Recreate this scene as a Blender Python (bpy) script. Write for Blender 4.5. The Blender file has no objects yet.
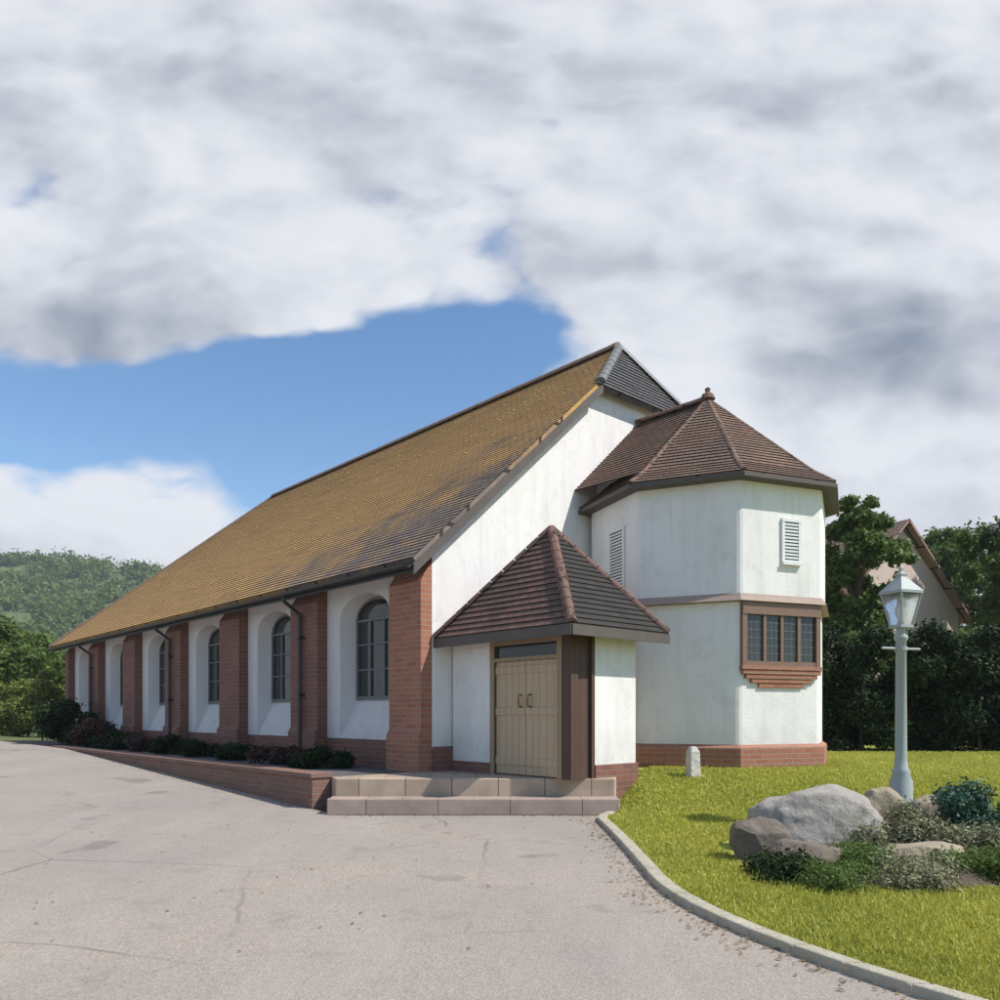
import bpy, bmesh, math, random
import numpy as np
from mathutils import Vector, Matrix, noise
random.seed(7); rng = np.random.default_rng(7)
R = math.radians; PI = math.pi
scene = bpy.context.scene; COL = scene.collection

# ------------------------------------------------------------------ objects
def props(o, label=None, cat=None, group=None, kind=None):
    if label: o['label'] = label
    if cat: o['category'] = cat
    if group: o['group'] = group
    if kind: o['kind'] = kind
    return o
def empty(name, loc, rz=0, **k):
    o = bpy.data.objects.new(name, None); COL.objects.link(o)
    o.location = loc; o.rotation_euler = (0, 0, rz); o.empty_display_size = .2
    return props(o, **k)

class MB:
    """collects faces; every face gets a UV measured in metres along the face"""
    def __init__(s): s.v = []; s.f = []; s.uv = []; s.mi = []
    def face(s, pts, uv=None, m=0):
        i = len(s.v); s.v += [tuple(p) for p in pts]; s.f.append(list(range(i, i+len(pts))))
        if uv is None:
            P = [Vector(p) for p in pts]; n = Vector((0, 0, 0))
            for a in range(len(P)):
                n += P[a].cross(P[(a+1) % len(P)])
            n = n.normalized() if n.length > 1e-12 else Vector((0, 0, 1))
            t = Vector((0, 0, 1)).cross(n)
            t = t.normalized() if t.length > .02 else Vector((1, 0, 0))
            b = n.cross(t)
            uv = [(p.dot(t), p.dot(b)) for p in P]
        s.uv.append(uv); s.mi.append(m); return s
    def box(s, x0, x1, y0, y1, z0, z1, m=0):
        return s.prism([(x0, y0), (x1, y0), (x1, y1), (x0, y1)], z0, z1, m)
    def prism(s, poly, z0, z1, m=0, cap=True):
        n = len(poly)
        for i in range(n):
            a, b = poly[i], poly[(i+1) % n]
            s.face([(a[0], a[1], z0), (b[0], b[1], z0), (b[0], b[1], z1), (a[0], a[1], z1)], m=m)
        if cap:
            s.face([(p[0], p[1], z1) for p in poly], m=m)
            s.face([(p[0], p[1], z0) for p in reversed(poly)], m=m)
        return s
    def hexa(s, b, t, m=0):
        """b, t: four bottom and four top points, ccw seen from above"""
        for i in range(4):
            j = (i+1) % 4; s.face([b[i], b[j], t[j], t[i]], m=m)
        s.face(t, m=m); s.face(b[::-1], m=m); return s
    def tube(s, pts, rad, n=8, m=0, cap=True):
        pts = [Vector(p) for p in pts]
        rad = rad if isinstance(rad, (list, tuple)) else [rad]*len(pts)
        rings = []
        for i, p in enumerate(pts):
            d = (pts[min(i+1, len(pts)-1)] - pts[max(i-1, 0)]).normalized()
            u = d.cross(Vector((0, 0, 1)) if abs(d.z) < .9 else Vector((1, 0, 0))).normalized(); w = d.cross(u)
            rings.append([p + (u*math.cos(k*2*PI/n) + w*math.sin(k*2*PI/n))*rad[i] for k in range(n)])
        for a, b in zip(rings, rings[1:]):
            for k in range(n):
                j = (k+1) % n; s.face([a[k], a[j], b[j], b[k]], m=m)
        if cap: s.face(rings[0][::-1], m=m); s.face(rings[-1], m=m)
        return s
    def lathe(s, prof, n=16, c=(0, 0), m=0, a0=0):
        for (r0, z0), (r1, z1) in zip(prof, prof[1:]):
            for k in range(n):
                t0, t1 = a0+k*2*PI/n, a0+(k+1)*2*PI/n
                q = [(c[0]+r0*math.cos(t0), c[1]+r0*math.sin(t0), z0), (c[0]+r0*math.cos(t1), c[1]+r0*math.sin(t1), z0),
                     (c[0]+r1*math.cos(t1), c[1]+r1*math.sin(t1), z1), (c[0]+r1*math.cos(t0), c[1]+r1*math.sin(t0), z1)]
                if r0 < 1e-5: q = q[1:]
                elif r1 < 1e-5: q = q[:3]
                s.face(q, m=m)
        return s
    def build(s, name, mats, parent=None, smooth=False, bevel=0, weld=True):
        me = bpy.data.meshes.new(name); me.from_pydata(s.v, [], s.f)
        uvl = me.uv_layers.new(name='UVMap')
        flat = [c for f in s.uv for p in f for c in p]
        uvl.data.foreach_set('uv', flat)
        for m in (mats if isinstance(mats, list) else [mats]): me.materials.append(m)
        me.polygons.foreach_set('material_index', s.mi)
        if smooth or weld:
            bm = bmesh.new(); bm.from_mesh(me); bmesh.ops.remove_doubles(bm, verts=bm.verts, dist=1e-5)
            bmesh.ops.recalc_face_normals(bm, faces=bm.faces) if bevel else None
            bm.to_mesh(me); bm.free()
        if smooth: me.polygons.foreach_set('use_smooth', [True]*len(me.polygons))
        o = bpy.data.objects.new(name, me); COL.objects.link(o); o.parent = parent
        if bevel:
            b = o.modifiers.new('bevel', 'BEVEL'); b.width = bevel; b.segments = 2; b.limit_method = 'ANGLE'; b.angle_limit = R(40)
        return o

# ------------------------------------------------------------------ materials
class NT:
    def __init__(s, name):
        s.m = bpy.data.materials.new(name); s.m.use_nodes = True; s.t = s.m.node_tree; s.N = s.t.nodes; s.L = s.t.links
        s.b = s.N['Principled BSDF']
    def n(s, typ, **k):
        x = s.N.new(typ)
        for a, v in k.items():
            if a in x.inputs: 
                s.set(x.inputs[a], v)
            else: setattr(x, a, v)
        return x
    def set(s, inp, v):
        if isinstance(v, bpy.types.NodeSocket): s.L.new(v, inp)
        else: inp.default_value = v
    def uv(s, scale=(1, 1, 1)):
        t = s.N.new('ShaderNodeTexCoord'); mp = s.N.new('ShaderNodeMapping'); mp.inputs['Scale'].default_value = scale
        s.L.new(t.outputs['UV'], mp.inputs[0]); return mp.outputs[0]
    def pos(s, scale=(1, 1, 1)):
        g = s.N.new('ShaderNodeTexCoord'); mp = s.N.new('ShaderNodeMapping'); mp.inputs['Scale'].default_value = scale
        s.L.new(g.outputs['Object'], mp.inputs[0]); return mp.outputs[0]
    def noise(s, vec, scale, detail=4, rough=.55, dist=0):
        x = s.N.new('ShaderNodeTexNoise'); s.L.new(vec, x.inputs['Vector'])
        x.inputs['Scale'].default_value = scale; x.inputs['Detail'].default_value = detail
        x.inputs['Roughness'].default_value = rough; x.inputs['Distortion'].default_value = dist
        return x.outputs['Fac']
    def ramp(s, fac, stops):
        x = s.N.new('ShaderNodeValToRGB'); s.L.new(fac, x.inputs[0]); e = x.color_ramp.elements
        while len(e) < len(stops): e.new(.5)
        for el, (p, c) in zip(e, stops):
            el.position = p; el.color = (c, c, c, 1) if not isinstance(c, tuple) else (*c, 1)
        return x.outputs[0]
    def mix(s, fac, a, b, mode='MIX'):
        x = s.N.new('ShaderNodeMix'); x.data_type = 'RGBA'; x.blend_type = mode
        for i, v in ((0, fac), (6, a), (7, b)):
            if isinstance(v, tuple): v = (*v, 1) if len(v) == 3 else v
            s.set(x.inputs[i], v)
        return x.outputs[2]
    def math(s, op, a, b=0.0, clamp=False):
        x = s.N.new('ShaderNodeMath'); x.operation = op; x.use_clamp = clamp; s.set(x.inputs[0], a); s.set(x.inputs[1], b)
        return x.outputs[0]
    def bump(s, h, strength=.5, dist=.01, prev=None):
        x = s.N.new('ShaderNodeBump'); s.L.new(h, x.inputs['Height']); x.inputs['Strength'].default_value = strength
        x.inputs['Distance'].default_value = dist
        if prev: s.L.new(prev, x.inputs['Normal'])
        return x.outputs[0]
    def done(s, col=None, rough=.8, normal=None, **k):
        if col is not None: s.set(s.b.inputs['Base Color'], (*col, 1) if isinstance(col, tuple) else col)
        s.set(s.b.inputs['Roughness'], rough)
        if normal: s.L.new(normal, s.b.inputs['Normal'])
        for a, v in k.items(): s.set(s.b.inputs[a.replace('_', ' ')], v)
        return s.m

def m_plain(name, col, rough=.6, var=.25, scale=6, metallic=0, bumpd=.002):
    t = NT(name); p = t.pos(); n = t.noise(p, scale, 5, .6)
    c = t.mix(n, tuple(x*(1-var) for x in col), tuple(min(1, x*(1+var)) for x in col))
    return t.done(c, rough, t.bump(t.noise(p, scale*8, 3), .5, bumpd), Metallic=metallic)
def m_brick(name, c1, c2, mortar, bw=.225, bh=.075, dark=.5):
    t = NT(name); u = t.uv(); p = t.pos()
    b = t.n('ShaderNodeTexBrick'); t.L.new(u, b.inputs['Vector'])
    for k, v in (('Color1', (0, 0, 0, 1)), ('Color2', (1, 1, 1, 1)), ('Mortar', (.5, .5, .5, 1)), ('Scale', 1.0), ('Mortar Size', .006),
                 ('Mortar Smooth', .3), ('Bias', 0.0), ('Brick Width', bw), ('Row Height', bh)): b.inputs[k].default_value = v
    n1 = t.noise(p, 1.3, 4); n2 = t.noise(p, 30, 3)
    c = t.mix(b.outputs['Color'], c1, c2)
    c = t.mix(t.ramp(n1, [(.35, 0), (.7, 1)]), c, t.mix(.55, c, (c1[0]*dark, c1[1]*dark, c1[2]*dark)))
    c = t.mix(t.math('MULTIPLY', n2, .35), c, (.3, .22, .18))
    c = t.mix(b.outputs['Fac'], c, mortar)
    h = t.math('ADD', t.math('MULTIPLY', b.outputs['Fac'], -1.0), t.math('MULTIPLY', n2, .35))
    return t.done(c, .88, t.bump(h, .7, .006))
def m_render(name, col, dirt=(.36, .35, .31), amt=.35):
    t = NT(name); p = t.pos()
    stain = t.noise(t.pos((2.2, 2.2, .25)), 1.6, 5, .6); sp = t.noise(p, 3.2, 5, .65); g = t.noise(p, 55, 3, .7)
    c = t.mix(t.math('MULTIPLY', t.ramp(stain, [(.48, 0), (.82, 1)]), amt*.85), col, dirt)
    streak = t.noise(t.pos((9, 9, .35)), 1.5, 4, .6)
    c = t.mix(t.math('MULTIPLY', t.math('MULTIPLY', t.ramp(streak, [(.52, 0), (.72, 1)]), t.ramp(t.noise(p, .7, 3), [(.4, 0), (.65, 1)])), amt*.55), c, dirt)
    c = t.mix(t.math('MULTIPLY', t.ramp(sp, [(.52, 0), (.85, 1)]), amt), c, dirt)
    z = t.n('ShaderNodeSeparateXYZ'); t.L.new(p, z.inputs[0])      # splash-back dirt near the ground
    low = t.math('SUBTRACT', 1.0, t.math('MULTIPLY', t.math('ABSOLUTE', t.math('SUBTRACT', z.outputs[2], .6)), 1.8), True)
    c = t.mix(t.math('MULTIPLY', t.math('MULTIPLY', low, t.ramp(t.noise(p, 2.5, 5, .7), [(.35, 0), (.7, 1)])), .5), c, (.30, .30, .22))
    return t.done(c, .9, t.bump(g, .9, .009, t.bump(t.noise(p, 4, 3), .3, .02)))
def m_tiles(name, c1, c2, c3, lichen=None, lich_amt=.5, grad=False):
    """UV is in tile units: one tile wide, one course high"""
    t = NT(name); u = t.uv(); p = t.pos()
    b = t.n('ShaderNodeTexBrick'); t.L.new(u, b.inputs['Vector'])
    for k, v in (('Color1', (0, 0, 0, 1)), ('Color2', (1, 1, 1, 1)), ('Mortar', (0, 0, 0, 1)), ('Scale', 1.0), ('Mortar Size', .035),
                 ('Mortar Smooth', .2), ('Bias', 0.0), ('Brick Width', 1.0), ('Row Height', 1.0)): b.inputs[k].default_value = v
    c = t.mix(b.outputs['Color'], c1, c2)
    c = t.mix(t.ramp(t.noise(p, 1.1, 5, .6), [(.42, 0), (.66, 1)]), c, t.mix(.6, c, c3))
    if lichen:
        ln = t.noise(p, 1.5, 8, .68, .3); fine = t.noise(p, 16, 4, .7)
        if grad:   # lichen thins out low down by the front gable, where the eaves of the tiles are bare
            s = t.n('ShaderNodeSeparateXYZ'); t.L.new(p, s.inputs[0])
            g = t.math('ADD', t.math('MULTIPLY', s.outputs[1], .055), t.math('MULTIPLY', t.math('SUBTRACT', s.outputs[2], 3.3), .115))
            g = t.math('MINIMUM', t.math('MAXIMUM', t.math('SUBTRACT', g, .36), -.32), .28)
            ln = t.math('ADD', ln, t.math('MULTIPLY', g, .95))
        lf = t.math('ADD', t.math('MULTIPLY', ln, .75), t.math('MULTIPLY', fine, .25))
        lf = t.ramp(lf, [(1-lich_amt-.12, 0), (1-lich_amt+.1, 1)])
        lc = t.mix(t.noise(p, 5, 5), lichen, (lichen[0]*.62, lichen[1]*.58, lichen[2]*.7))
        c = t.mix(t.math('MULTIPLY', lf, .86), c, lc)
    c = t.mix(b.outputs['Fac'], c, (.03, .025, .02))
    h = t.math('ADD', t.math('MULTIPLY', b.outputs['Fac'], -1.0), t.math('ADD', t.math('MULTIPLY', b.outputs['Color'], .4), t.math('MULTIPLY', t.noise(p, 22, 3), .5)))
    return t.done(c, .85, t.bump(h, .6, .008))
def m_glass(name):
    t = NT(name); p = t.pos()
    c = t.mix(t.noise(p, 2, 3), (.012, .014, .015), (.05, .055, .055))
    return t.done(c, .06, t.bump(t.noise(p, 5, 2), .08, .004), IOR=1.5)
def m_leaf(name, c1, c2, c3, trans=.25):
    t = NT(name); g = t.n('ShaderNodeNewGeometry'); p = t.pos(); oi = t.n('ShaderNodeObjectInfo')
    c = t.mix(g.outputs['Random Per Island'], c1, c2)
    c = t.mix(t.ramp(t.noise(p, .8, 3), [(.4, 0), (.65, 1)]), c, t.mix(.6, c, c3))
    c = t.mix(t.math('MULTIPLY', oi.outputs['Random'], .35), c, c2)
    t.done(c, .55)
    t.set(t.b.inputs['Specular IOR Level'], .12 if 'dark' in name else .3)
    tr = t.n('ShaderNodeBsdfTranslucent'); t.L.new(c, tr.inputs['Color'])
    mx = t.n('ShaderNodeMixShader'); mx.inputs[0].default_value = trans
    t.L.new(t.b.outputs[0], mx.inputs[1]); t.L.new(tr.outputs[0], mx.inputs[2])
    t.L.new(mx.outputs[0], t.N['Material Output'].inputs[0])
    return t.m
def m_tarmac(name):
    t = NT(name); p = t.pos()
    ag = t.n('ShaderNodeTexVoronoi'); t.L.new(p, ag.inputs['Vector']); ag.inputs['Scale'].default_value = 75
    c = t.mix(ag.outputs['Color'], (.235, .198, .168), (.39, .335, .288))
    c = t.mix(t.ramp(t.noise(p, .35, 6, .6), [(.38, 0), (.62, 1)]), c, t.mix(.5, c, (.215, .205, .20)))
    c = t.mix(t.ramp(t.noise(p, 2.7, 6, .7), [(.55, 0), (.72, .6)]), c, (.19, .165, .145))
    c = t.mix(t.ramp(t.noise(p, 1.1, 2, .5), [(.66, 0), (.70, .45)]), c, (.12, .108, .10))
    c = t.mix(t.ramp(t.noise(t.pos((.9, .12, 1)), 1.6, 5, .6), [(.5, 0), (.7, .35)]), c, (.36, .33, .295))
    w = t.n('ShaderNodeTexVoronoi'); w.feature = 'DISTANCE_TO_EDGE'
    wp = t.mix(.12, p, t.n('ShaderNodeTexNoise', Vector=p, Scale=1.5).outputs['Color'])
    t.L.new(wp, w.inputs['Vector']); w.inputs['Scale'].default_value = .42
    crack = t.ramp(w.outputs['Distance'], [(.0, 1), (.007, 0)])
    crack = t.math('MULTIPLY', crack, t.ramp(t.noise(p, .5, 3), [(.45, 0), (.6, 1)]))
    c = t.mix(t.math('MULTIPLY', crack, .65), c, (.09, .08, .07))
    h = t.math('SUBTRACT', ag.outputs['Distance'], crack)
    return t.done(c, .93, t.bump(h, .55, .006, t.bump(t.noise(p, 1.2, 3), .3, .02)))
def m_slabs(name, w, h, c1, c2):
    t = NT(name); p = t.pos(); u = t.uv()
    b = t.n('ShaderNodeTexBrick'); t.L.new(u, b.inputs['Vector'])
    for k, v in (('Color1', (0, 0, 0, 1)), ('Color2', (1, 1, 1, 1)), ('Mortar', (.5, .5, .5, 1)), ('Scale', 1.0), ('Mortar Size', .008),
                 ('Mortar Smooth', .3), ('Bias', 0.0), ('Brick Width', w), ('Row Height', h)): b.inputs[k].default_value = v
    c = t.mix(b.outputs['Color'], c1, c2)
    c = t.mix(t.ramp(t.noise(p, 3, 6, .65), [(.4, 0), (.7, .6)]), c, (c1[0]*.55, c1[1]*.55, c1[2]*.5))
    c = t.mix(b.outputs['Fac'], c, (.13, .115, .09))
    hh = t.math('ADD', t.math('MULTIPLY', b.outputs['Fac'], -1.0), t.math('MULTIPLY', t.noise(p, 25, 4), .4))
    return t.done(c, .85, t.bump(hh, .6, .006))
def m_wood(name, c1, c2, board=.12, rough=.6):
    t = NT(name); u = t.uv(); p = t.pos()
    s = t.n('ShaderNodeSeparateXYZ'); t.L.new(u, s.inputs[0])
    q = t.math('DIVIDE', s.outputs[0], board); fr = t.math('FRACT', q); fl = t.math('FLOOR', q)
    wn = t.n('ShaderNodeTexWhiteNoise'); wn.noise_dimensions = '1D'; t.L.new(fl, wn.inputs['W'])
    gr = t.noise(t.pos((14, 14, 1)), 3, 5, .6)
    c = t.mix(gr, c1, c2); c = t.mix(t.math('MULTIPLY', wn.outputs['Value'], .3), c, c1)
    gap = t.math('LESS_THAN', fr, .05); c = t.mix(t.math('MULTIPLY', gap, .8), c, (c1[0]*.3, c1[1]*.3, c1[2]*.3))
    return t.done(c, rough, t.bump(t.math('SUBTRACT', t.math('MULTIPLY', gr, .3), gap), .5, .005))
def m_stone(name, c1, c2, moss=(.10, .11, .04)):
    t = NT(name); p = t.pos()
    c = t.mix(t.ramp(t.noise(p, 4, 8, .65), [(.3, 0), (.7, 1)]), c1, c2)
    c = t.mix(t.ramp(t.noise(p, 2.3, 5, .7), [(.55, 0), (.7, .75)]), c, moss)
    v = t.n('ShaderNodeTexVoronoi'); t.L.new(p, v.inputs['Vector']); v.inputs['Scale'].default_value = 7
    return t.done(c, .9, t.bump(t.noise(p, 14, 6, .7), .9, .03, t.bump(v.outputs['Distance'], .4, .03)))
def m_ground(name, c1, c2, c3, sc=1.0):
    t = NT(name); p = t.pos()
    c = t.mix(t.ramp(t.noise(p, 9*sc, 6, .7), [(.35, 0), (.65, 1)]), c1, c2)
    c = t.mix(t.ramp(t.noise(p, .9*sc, 5, .6), [(.45, 0), (.65, .8)]), c, c3)
    return t.done(c, .95, t.bump(t.noise(p, 40*sc, 4, .7), .9, .02))

M = {}
M['brick'] = m_brick('red_brick', (.245, .078, .048), (.15, .045, .03), (.22, .17, .14))
M['brick_warm'] = m_brick('orange_red_brick', (.42, .155, .08), (.30, .09, .05), (.33, .27, .21), dark=.7)
M['brick_wall'] = m_brick('old_brown_brick', (.23, .10, .065), (.15, .065, .045), (.20, .17, .14))
M['render'] = m_render('white_roughcast', (.81, .79, .765))
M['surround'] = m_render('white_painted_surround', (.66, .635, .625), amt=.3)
M['tile_main'] = m_tiles('lichened_clay_tiles', (.205, .155, .13), (.13, .10, .09), (.17, .14, .125), (.66, .375, .10), .57, True)
M['tile_turret'] = m_tiles('clay_tiles', (.235, .125, .085), (.15, .085, .062), (.105, .08, .062), (.20, .17, .10), .38)
M['tile_dark'] = m_tiles('dark_grey_tiles', (.10, .10, .108), (.055, .055, .06), (.08, .08, .085), (.10, .10, .08), .25)
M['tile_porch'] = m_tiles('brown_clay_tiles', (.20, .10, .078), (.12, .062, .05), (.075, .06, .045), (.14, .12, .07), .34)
M['tile_porch_shade'] = m_tiles('shaded_porch_tiles', (.030, .025, .022), (.016, .014, .013), (.024, .021, .02), (.045, .045, .035), .2)  # turret's shade on the porch's front slope, painted in as near-black tile colour
M['ridge'] = m_plain('ridge_clay', (.22, .15, .11), .85, .35, 4)
M['fascia'] = m_plain('weathered_timber_fascia', (.09, .075, .065), .7, .3, 5)
M['white_paint'] = m_plain('white_paint', (.72, .72, .70), .45, .08, 5, bumpd=.0008)
M['lead'] = m_plain('lead_grey', (.13, .135, .14), .5, .2, 9)
M['black_iron'] = m_plain('black_painted_iron', (.022, .022, .024), .42, .3, 12)
M['glass'] = m_glass('window_glass')
M['door'] = m_wood('pale_oak_door', (.42, .295, .18), (.55, .43, .29), .13)
M['oak_frame'] = m_wood('weathered_oak', (.25, .175, .10), (.36, .27, .17), 9)
M['dark_wood'] = m_wood('dark_brown_timber', (.055, .028, .018), (.11, .058, .038), .14)
M['brown_frame'] = m_plain('brown_window_frame', (.20, .12, .085), .55, .25, 14)
M['brass'] = m_plain('dark_brass', (.25, .17, .06), .4, .2, 20, 1)
M['tarmac'] = m_tarmac('worn_tarmac')
M['path'] = m_ground('dark_path', (.085, .08, .08), (.14, .13, .125), (.07, .07, .06))
M['slabs'] = m_slabs('sandstone_paving', .6, .45, (.47, .36, .27), (.37, .285, .215))
M['step_stone'] = m_slabs('pinkish_stone_step', .9, .5, (.40, .30, .25), (.33, .255, .215))
M['kerb'] = m_stone('kerb_concrete', (.36, .33, .25), (.45, .42, .34), (.25, .23, .13))
M['soil'] = m_ground('soil', (.07, .05, .032), (.12, .09, .06), (.06, .07, .03))
M['lawn'] = m_ground('lawn_turf', (.24, .28, .035), (.34, .37, .05), (.20, .22, .05))
M['field'] = m_ground('rough_field', (.07, .10, .025), (.12, .14, .04), (.05, .07, .02), .3)
M['rock'] = m_stone('grey_boulder', (.26, .235, .21), (.40, .365, .33))
M['rock_tan'] = m_stone('tan_boulder', (.26, .215, .15), (.38, .32, .23))
M['rock_dark'] = m_stone('dark_mossy_boulder', (.11, .09, .07), (.20, .16, .13))
M['pale_stone'] = m_stone('pale_stone', (.48, .45, .40), (.58, .55, .50), (.3, .3, .2))
M['bark'] = m_stone('bark', (.07, .05, .035), (.14, .11, .08), (.07, .08, .04))
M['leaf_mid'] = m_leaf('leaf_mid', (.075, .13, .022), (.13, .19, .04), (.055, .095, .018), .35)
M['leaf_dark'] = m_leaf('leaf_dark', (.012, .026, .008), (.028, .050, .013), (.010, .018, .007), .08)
M['leaf_bright'] = m_leaf('leaf_bright', (.13, .17, .03), (.20, .23, .05), (.09, .12, .02))
M['leaf_teal'] = m_leaf('leaf_teal', (.025, .075, .045), (.05, .12, .075), (.02, .05, .03), .12)
M['leaf_sage'] = m_leaf('leaf_sage', (.17, .18, .09), (.26, .26, .15), (.12, .12, .06), .15)
M['leaf_maroon'] = m_leaf('leaf_maroon', (.05, .02, .018), (.09, .04, .028), (.03, .02, .015), .12)
M['grass'] = m_leaf('grass_blades', (.37, .39, .06), (.53, .51, .10), (.25, .29, .045), .35)
M['hill'] = m_ground('wooded_hill', (.05, .08, .03), (.085, .13, .045), (.12, .17, .05), .02)
M['post_paint'] = m_plain('pale_grey_green_paint', (.31, .345, .335), .5, .15, 7)
M['pink_render'] = m_render('pinkish_render', (.62, .47, .42))
M['house_tile'] = m_tiles('house_tiles', (.36, .22, .185), (.28, .175, .145), (.18, .14, .12), (.30, .26, .2), .35)
def m_frost():
    t = NT('lantern_glass'); return t.done((.85, .85, .86), .12, Transmission_Weight=.8, IOR=1.2)
M['frost'] = m_frost()

# ------------------------------------------------------------------ terrain
CX, CY = -1.03, 11.6                    # near corner of the hall
CA, SA = .738, .6748
def loc2w(v, a): return (CX + CA*v - SA*a, CY + SA*v + CA*a)
def w2loc(x, y): dx, dy = x-CX, y-CY; return (CA*dx + SA*dy, -SA*dx + CA*dy)
def ss(t): t = min(1, max(0, t)); return t*t*(3-2*t)
def G(x, y):
    v, a = w2loc(x, y)
    ramp = min(.45, .036*max(0, a+.5)) if v < 3 else 0
    lawn = .44*ss((y-8.6)/2.9)*ss((x-1.35)/.55)
    far = .0
    d = math.hypot(x, y-5)
    if d > 60: far = (d-60)*.012
    return max(ramp, lawn) + far
def kerbx(y):
    if y < 6: return 1.16 + min(6, (6-y)**2*.12)
    if y < 9.4: return 1.16 + .02*math.sin((y-6)*.9)
    return 1.16 + .27*ss((y-9.4)/.9)
def sheet(name, xs_of, ys, nx, dz, mat, zfun=G, **k):
    V = []; F = []
    for y in ys:
        x0, x1 = xs_of(y)
        for i in range(nx+1):
            s = i/nx; x = x0 + (x1-x0)*s
            V.append((x, y, zfun(x, y)+dz))
    for j in range(len(ys)-1):
        for i in range(nx):
            a = j*(nx+1)+i; F.append((a, a+1, a+nx+2, a+nx+1))
    me = bpy.data.meshes.new(name); me.from_pydata(V, [], F); me.materials.append(mat)
    me.polygons.foreach_set('use_smooth', [True]*len(F))
    o = bpy.data.objects.new(name, me); COL.objects.link(o); return props(o, **k)
def lin(a, b, n): return [a+(b-a)*i/n for i in range(n+1)]

sheet('ground', lambda y: (-900, 900), [-300, -100, -40] + lin(-20, 60, 80) + [80, 120, 200, 400, 900, 2500], 300, -.35, M['field'], kind='structure')
sheet('ground', lambda y: (-70, 60), lin(-25, 75, 200), 260, -.05, M['field'], zfun=lambda x, y: G(x, y)-(.06 if 0 < w2loc(x, y)[0] < 9.5 else 0), kind='structure')
def strip_x(y):      # world x of the hall-side edge of the road
    if y < 10.0: return kerbx(y)
    if y < 10.32: return -2.14 + 0*(y)
    a = (y-10.42)/CA
    return loc2w(-1.80, a)[0]
ysr = lin(-20, 9.9, 120) + [9.97]
sheet('road', lambda y: (-45, kerbx(y)), ysr, 90, .0, M['tarmac'], kind='structure')
# the part of the yard running up beside the hall: quads from the left out to the planting strip
ysr2 = [9.97] + lin(10.1, 30, 80)
sheet('driveway', lambda y: (-45, loc2w(-1.86, (y-10.35)/CA)[0] if y > 10.25 else (-2.2 + .05)), ysr2, 60, .0, M['tarmac'], kind='structure')
sheet('lawn', lambda y: (kerbx(min(y, 10.4)) + (.06 if y < 10.6 else .06), 24), lin(-10, 24, 150), 110, .012, M['lawn'], kind='structure')

# kerb along the lawn
kb = MB()
ky = lin(-8, 10.28, 60)
for y0, y1 in zip(ky, ky[1:]):
    y1g = y1-.012
    a, b = kerbx(y0), kerbx(y1g)
    z0, z1 = G(a, y0)+.055, G(b, y1g)+.055
    w = .11
    kb.hexa([(a-w/2, y0, z0-.3), (a+w/2, y0, z0-.3), (b+w/2, y1g, z1-.3), (b-w/2, y1g, z1-.3)],
            [(a-w/2, y0, z0), (a+w/2, y0, z0), (b+w/2, y1g, z1), (b-w/2, y1g, z1)])
props(kb.build('kerb', M['kerb'], bevel=.012), kind='structure')

# ------------------------------------------------------------------ steps, terrace, planting strip
tr = MB()
TZ = .43
def W(v, a): return loc2w(v, a)
poly = [(-2.16, 10.31), (1.44, 10.31), (1.62, 11.2), (2.35, 12.3), W(3.2, .12), W(.02, .12), W(-1.58, .12)]
terr = empty('terrace_steps', (-.36, 10.1, 0), label='tan stone terrace with a wide low step in front of the hall door', cat='steps')
def off(pts): return [(p[0]+.36, p[1]-10.1) for p in pts]
tr.prism(off(poly), -.25, TZ); tr.build('platform', M['slabs'], terr, bevel=.012)
st = MB(); st.prism(off([(-2.2, 9.98), (1.46, 9.98), (1.46, 10.306), (-2.2, 10.306)]), -.25, .205); st.build('step', M['step_stone'], terr, bevel=.015)

rw = MB(); aa = lin(.13, 13.2, 14)
for a0, a1 in zip(aa, aa[1:]):
    p = [W(-1.86, a0), W(-1.60, a0), W(-1.60, a1), W(-1.86, a1)]
    rw.face([(*p[3], -.3), (*p[0], -.3), (*p[0], .42), (*p[3], .42)]); rw.face([(*p[1], -.3), (*p[2], -.3), (*p[2], .42), (*p[1], .42)])
p = [W(-1.86, .13), W(-1.60, .13)]; rw.face([(*p[0], -.3), (*p[1], -.3), (*p[1], .42), (*p[0], .42)])
ret = empty('retaining_wall', (*W(-1.73, 6), 0), label='low brown brick retaining wall beside the sloping yard, left of the steps', cat='wall')
o = rw.build('brickwork', M['brick_wall']); o.parent = ret; o.matrix_parent_inverse = Matrix.Translation(ret.location).inverted()
cp = MB(); n = 28
for i in range(n):
    a0, a1 = .11+i*(13.1/n), .11+(i+1)*(13.1/n)-.012
    P = [W(-1.89, a0), W(-1.57, a0), W(-1.57, a1), W(-1.89, a1)]
    cp.hexa([(*q, .42) for q in P], [(*q, .485) for q in P])
o = cp.build('coping', M['brick_wall'], bevel=.01); o.parent = ret; o.matrix_parent_inverse = Matrix.Translation(ret.location).inverted()
pa = MB(); P = [W(-1.6, .125), W(.05, .125), W(.05, 19.6), W(-1.6, 19.6)]; pa.prism(P, .1, .424)
props(pa.build('path', M['path']), kind='structure')

# ------------------------------------------------------------------ the hall (local x along the gable front, local y away to the back)
ROT = math.atan2(SA, CA)
hall = empty('village_hall', (CX, CY, 0), ROT, label='long white and brick hall with gold lichened tile roof, octagonal turret and small porch', cat='building')
Wd, L = 9.8, 18.8; zb = .43; SL = .9; zw = 3.77           # roof underside: z = zw + SL*v
def zr(v): return zw + SL*min(v, Wd-v)
piers = [(-.0, .8)] + [(.8+2.14+3.1*i, .8+2.14+3.1*i+.96) for i in range(5)] + [(L-.36, L)]
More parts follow.
